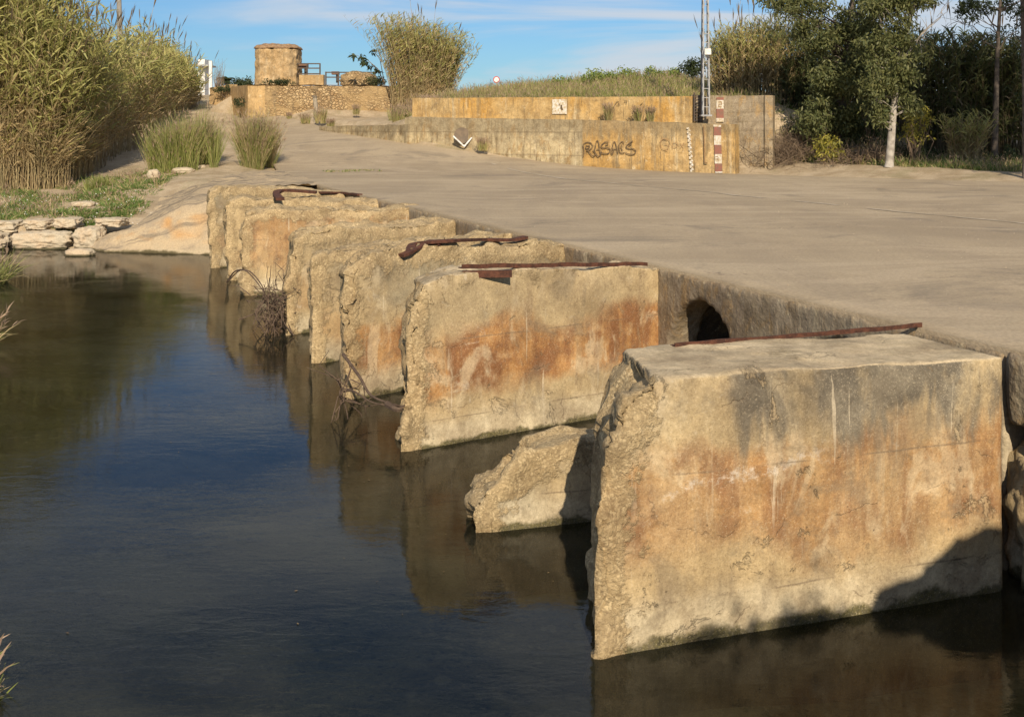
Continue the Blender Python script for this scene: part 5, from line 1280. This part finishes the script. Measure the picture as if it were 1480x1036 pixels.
# palm and bare tree far left
pm = at(328, 126, 95); pr = empty('palm_tree', pm, 'small distant palm left of the ruined tower', 'palm tree')
pipe_obj('trunk', [([(pm.x, pm.y, 4.8), (pm.x, pm.y, zpy(118, 95))], [.22, .18])], .2, BARK_D, pr, n=8)
s = Soup(); top = Vector((pm.x, pm.y, zpy(117, 95)))
for k in range(26):
    a = rng.uniform(0, 2 * PI); e = rng.uniform(.15, 1.3); d = np.array([math.cos(a), math.sin(a), e]); d /= np.linalg.norm(d); Lf = rng.uniform(.8, 1.15)
    t = np.linspace(.15, 1, 16); P = np.array(top)[None] + d * (Lf * t)[:, None]; P[:, 2] -= .55 * Lf * t * t
    for sgn in (-1, 1):
        sd = np.cross(d, [0, 0, 1]); sd /= np.linalg.norm(sd); ribbons(s, P, np.tile(sd * sgn + d * .6 + np.array([0, 0, -.3]), (16, 1)), np.full(16, .26) * (1.1 - t * .6), np.full(16, .05), np.full(16, .3), 0)
s.build('fronds', [LEAFM['dark']], pr)
shrub('bare_tree', 316, 100, 84, (.7, .6, 1.0), 60, 0, .1, 'dark', 'leafless grey tree just right of the white outbuilding', twigs=60, cat='tree')
shrub('distant_bushes', 350, 120, 100, (2.0, .8, .35), 36, 36, .2, 'dark', 'low distant bushes right of the palm', .4)

# ------------------------------------------------------------------ far bank ground cover
sp = Soup()
for _ in range(2300):
    px = rng.uniform(-30, 262); Y = rng.uniform(33.8, 43.5)
    if px > 150 and Y < 34.6 + (px - 150) * .02: continue
    if px > 205 + max(0, Y - 36) * 9: continue
    x = (px - 740) * Y / F; nn = noise.noise(Vector((x * .7, Y * .7, 0)))
    if nn < (-.22 if px < 215 else .0): continue
    tuft(sp, (x, Y, gz(x, Y)), 30, rng.uniform(.10, .28) * (1.2 if nn > 0 else .8), 1.6, .82, .022, .22, .9, 0, True)
    if rng.random() < .08: tuft(sp, (x, Y, gz(x, Y)), 12, rng.uniform(.25, .5), .9, .1, .014, .1, .5, .3)
o = sp.build('bank_weeds', GRASS, None, Vector((*WX(100, 37), .9))); tag(o, 'low green weeds covering the far bank above the stone blocks', 'weeds', kind='stuff')
sp = Soup()   # white flower specks and fallen dry leaves
n = 150; px = rng.uniform(-20, 215, n); Y = rng.uniform(34.2, 38.5, n); x = (px - 740) * Y / F
c = np.stack([x, Y, [gz(a, b) + .12 for a, b in zip(x, Y)]], 1)
ribbons(sp, c, rng.normal(size=(n, 3)), np.full(n, .035), np.full(n, .03), np.zeros(n), 0)
o = sp.build('white_flowers', [WHITE], None, Vector((*WX(100, 36), .9))); tag(o, 'tiny white flowers scattered among the bank weeds', 'flowers', kind='stuff')
bush('bright_grass_tuft', [(145, 272, 40.3, .3, .55)], 700, .5, 'bright green grass tuft at the shaded foot of the reeds', 'grass tuft', .95, plume=0)
# left near-bank grasses leaning into the frame
for (px, py, Y, h, n, lab, gr) in ((-20, 1036, 7.2, .36, 300, 'green grass tuft in the bottom left corner', .9),                               
(-22, 500, 18.5, .8, 300, 'reddish dry grass clump at the left edge of the water', .25), (-6, 410, 25.7, 1.1, 520, 'green grass clump at the left edge near the stone blocks', .75)):
    s = Soup(); c = at(px, py, Y); c.z = max(gz(c.x, c.y), -.05)
    for _ in range(max(1, n // 60)): tuft(s, (c.x - .25 * rng.random(), c.y + rng.normal() * .35, c.z), 60, h, .9, gr, .009 if Y < 12 else .014, .14, .7, .1)
    o = s.build('bank_grass_tuft', GRASS, None, c); tag(o, lab, 'grass tuft', 'grass tufts on the near left bank')

# fallen leaves floating on the water
sp = Soup(); n = 170; side_ = rng.random(n) < .6
vv = rng.uniform(8, 31, n); uu = np.where(side_, rng.normal(3.0, .5, n), rng.uniform(-3, 2.6, n)); c = np.array([tuple(uv(a, b, .006)) for a, b in zip(uu, vv)])
dd = rng.normal(size=(n, 3)); dd[:, 2] = 0; dd = unit(dd); sd = np.stack([-dd[:, 1], dd[:, 0], dd[:, 2] * 0], 1); Lf = rng.uniform(.014, .036, n)[:, None]
V4 = np.stack([c, c + dd * Lf * .5 + sd * Lf * .22, c + dd * Lf, c + dd * Lf * .5 - sd * Lf * .22], 1)
sp.add(V4.reshape(-1, 3), np.arange(4 * n).reshape(-1, 4))
o = sp.build('floating_leaves', [leaf_mat('dead_leaf', (0.30, 0.21, 0.09), (0.14, 0.09, 0.045), trans=0.05)], None, uv(3, 18, 0)); tag(o, 'small dead leaves floating on the dark water', 'leaves', kind='stuff')
# ------------------------------------------------------------------ driftwood
WOOD = simple('wet_driftwood', (0.075, 0.05, 0.035), (0.13, 0.09, 0.06), 9)
def drift(name, stems, fuzz, label, c0, rad):
    V = []; Fc = []
    for pth, r in stems:
        P = spl3([Vector(p) for p in pth], 6); rr = [r * (1 - .6 * i / (len(P) - 1)) for i in range(len(P))]
        tv, tf = tube_vf(P, rr, 6); k = len(V); V += tv; Fc += [tuple(i + k for i in f) for f in tf]
    c0 = Vector(c0)
    for _ in range(fuzz):
        a = c0 + Vector(rng.normal(size=3) * np.array(rad) * .45); dirv = Vector(rng.normal(size=3) * np.array([.5, .4, 1.0])); dirv.normalize()
        b = a + dirv * rng.uniform(.15, .55); m = a.lerp(b, .5) + Vector(rng.normal(size=3) * .07)
        tv, tf = tube_vf([a, m, b], [.008, .007, .003], 4); k = len(V); V += tv; Fc += [tuple(i + k for i in f) for f in tf]
    o = mesh(name, V, Fc, WOOD, None, Vector((c0.x, c0.y, 0))); return tag(o, label, 'driftwood')
Yd = 19.6
drift('driftwood_heap', [([at(328, 408, 21.5), at(340, 392, 21.2), at(360, 392, 20.9), at(378, 412, 20.5), at(388, 440, 20.2), at(400, 470, 19.8)], .016),
    ([at(330, 406, 21.4), at(352, 390, 21), at(380, 420, 20.4), at(392, 450, 20), at(425, 486, 19.4)], .014), ([at(395, 425, 20.2), at(378, 440, 20), at(369, 455, 19.9), at(382, 480, 19.7), at(392, 500, 19.4)], .018),
    ([at(345, 462, 19.8), at(372, 452, 19.8), at(384, 448, 19.9)], .012), ([at(395, 440, 20), at(412, 430, 20), at(408, 460, 19.6), at(425, 485, 19.3)], .02)], 190,
    'tangled heap of dark twigs and branches caught against the middle piers', at(397, 452, 19.7), (.28, .28, .5))
drift('driftwood_branch', [([at(496, 512, 14.2), at(520, 545, 13.7), at(535, 570, 13.4), at(560, 582, 13.1), at(582, 587, 13.0)], .02), ([at(492, 567, 13.9), at(510, 565, 13.7), at(540, 582, 13.3), at(585, 588, 13.0)], .016),
    ([at(492, 567, 13.9), at(500, 590, 13.8), at(503, 606, 13.7)], .01), ([at(560, 584, 13.1), at(575, 592, 12.9), at(586, 586, 13)], .04), ([at(495, 562, 13.9), at(515, 560, 13.7), at(525, 548, 13.7)], .008)], 16,
    'thin curved dead branches at the foot of the grey green patched pier', at(494, 570, 13.8), (.1, .1, .15))

# ------------------------------------------------------------------ marks and debris on the road
# pale joint line across the slab
jl = [(700, 243), (760, 250), (840, 259), (930, 268), (1020, 277), (1130, 288), (1240, 299), (1360, 310), (1500, 323)]
V = []; Fc = []
P = spl([Vector(q) for q in jl], 8)
W3 = []
for q in P:
    Y = F * (EYE - 1.72) / (q.y - HZ); Y = min(Y, 46); x = (q.x - 740) * Y / F; W3.append(Vector((x, Y, road_z(x, Y) + .008)))
for i, p in enumerate(W3):
    t = (W3[min(i + 1, len(W3) - 1)] - W3[max(i - 1, 0)]).normalized(); n_ = Vector((-t.y, t.x, 0)); w = max(.012, .055 + .10 * noise.noise(p * 2.3))
    V += [p + n_ * w, p - n_ * w]
for i in range(len(W3) - 1):
    if noise.noise(Vector((i * .45, 3.3, 0))) > -.22: Fc.append((2 * i, 2 * i + 1, 2 * i + 3, 2 * i + 2))
o = mesh('road_joint', V, Fc, simple('joint_mortar', (.50, .42, .30), (.38, .31, .22), 7)); tag(o, kind='structure')
sp = Soup()
spots = [(486, 229, 42, .5), (505, 231, 41.8, .4), (478, 232, 41.5, .3), (520, 229, 42.3, .25)]
for px, py, Y, rw in spots:
    c = at(px, py, Y); c.z = road_z(c.x, c.y)
    for _ in range(6): tuft(sp, (c.x + rng.normal() * rw, c.y + rng.normal() * .06, c.z + .02), 20, .12, 1.6, .5, .018, .1, .8, 0, True)
o = sp.build('joint_weeds', GRASS, None, at(486, 229, 42)); tag(o, 'low weeds growing in a joint of the road left of the lower wall', 'weeds', kind='stuff')
sp = Soup(); tv = []
for _ in range(260):
    u = rng.uniform(6.9, 24); v = rng.uniform(4, 34); c = uv(u, v); s_ = rng.uniform(.004, .012); z = road_z(c.x, c.y)
    V8, F8 = box_vf((c.x, c.y, z + s_ * .4), (s_ * 2, s_ * 1.6, s_), rng.uniform(0, 3)); V8 = np.array(V8); V8[4:, :2] = V8[4:, :2] * .6 + np.array([c.x, c.y]) * .4; sp.add(V8, F8)
o = sp.build('road_gravel', [LIMESTONE], None, uv(15, 20, 1.7)); tag(o, 'loose pebbles scattered over the road surface', 'gravel', kind='stuff')

# ------------------------------------------------------------------ trees and an added rock outside the frame that throw the shade seen in the photo
def shade_tree(x, y, h, r, seed, label, leafm='dark', n=90, trunk=.2):
    g = gz(x, y)
    return tree('shade_tree', [(x, y, g), (x + .2, y, g + h * .3), (x, y + .2, g + h * .6), (x, y, g + h)], trunk, [((x, y, g + h * .62), (r, r, h * .36), n)], leafm, 60, .22, label, crad=.55, group='trees outside the photo')
shade_tree(17.8, 29, 17, 2.7, 1, 'large bushy tree off the right edge, nearer the river', n=190)
shade_tree(22.0, 30, 18, 3.2, 2, 'large bushy tree off the right edge, farther from the river', n=200)
tree('shade_tree', [(.25, -3, 1.7), (.15, -3, 3.6), (.3, -3, 5.4), (.3, -3, 7.2)], .12, [((.3, -3, 5.9), (.5, .5, 1.5), 70)], 'dark', 90, .12, 'slim tree standing behind the camera', crad=.3, group='trees outside the photo')
tree('shade_tree', [(3.2, -2.4, 1.7), (3.1, -2.4, 3), (3.2, -2.4, 5.4)], .12, [((3.0, -2.4, 4.1), (1.4, .8, 2.0), 200)], 'dark', 90, .17, 'bushy low tree behind the camera on the right', crad=.35, group='trees outside the photo')
rock('shadow_rock', (4.72, 2.1, 1.9), (3.8, 2.0, 4.6), 91, pier_mat('rockm', 23, 2, 3, 0, 0, 9, 0.8), 'tall rock added to shade the nearest pier, outside the photo on the near right', 'rock', box=0.35, amp=0.14, sub=5)  # added rock, shaped to cast the shadow on the nearest pier
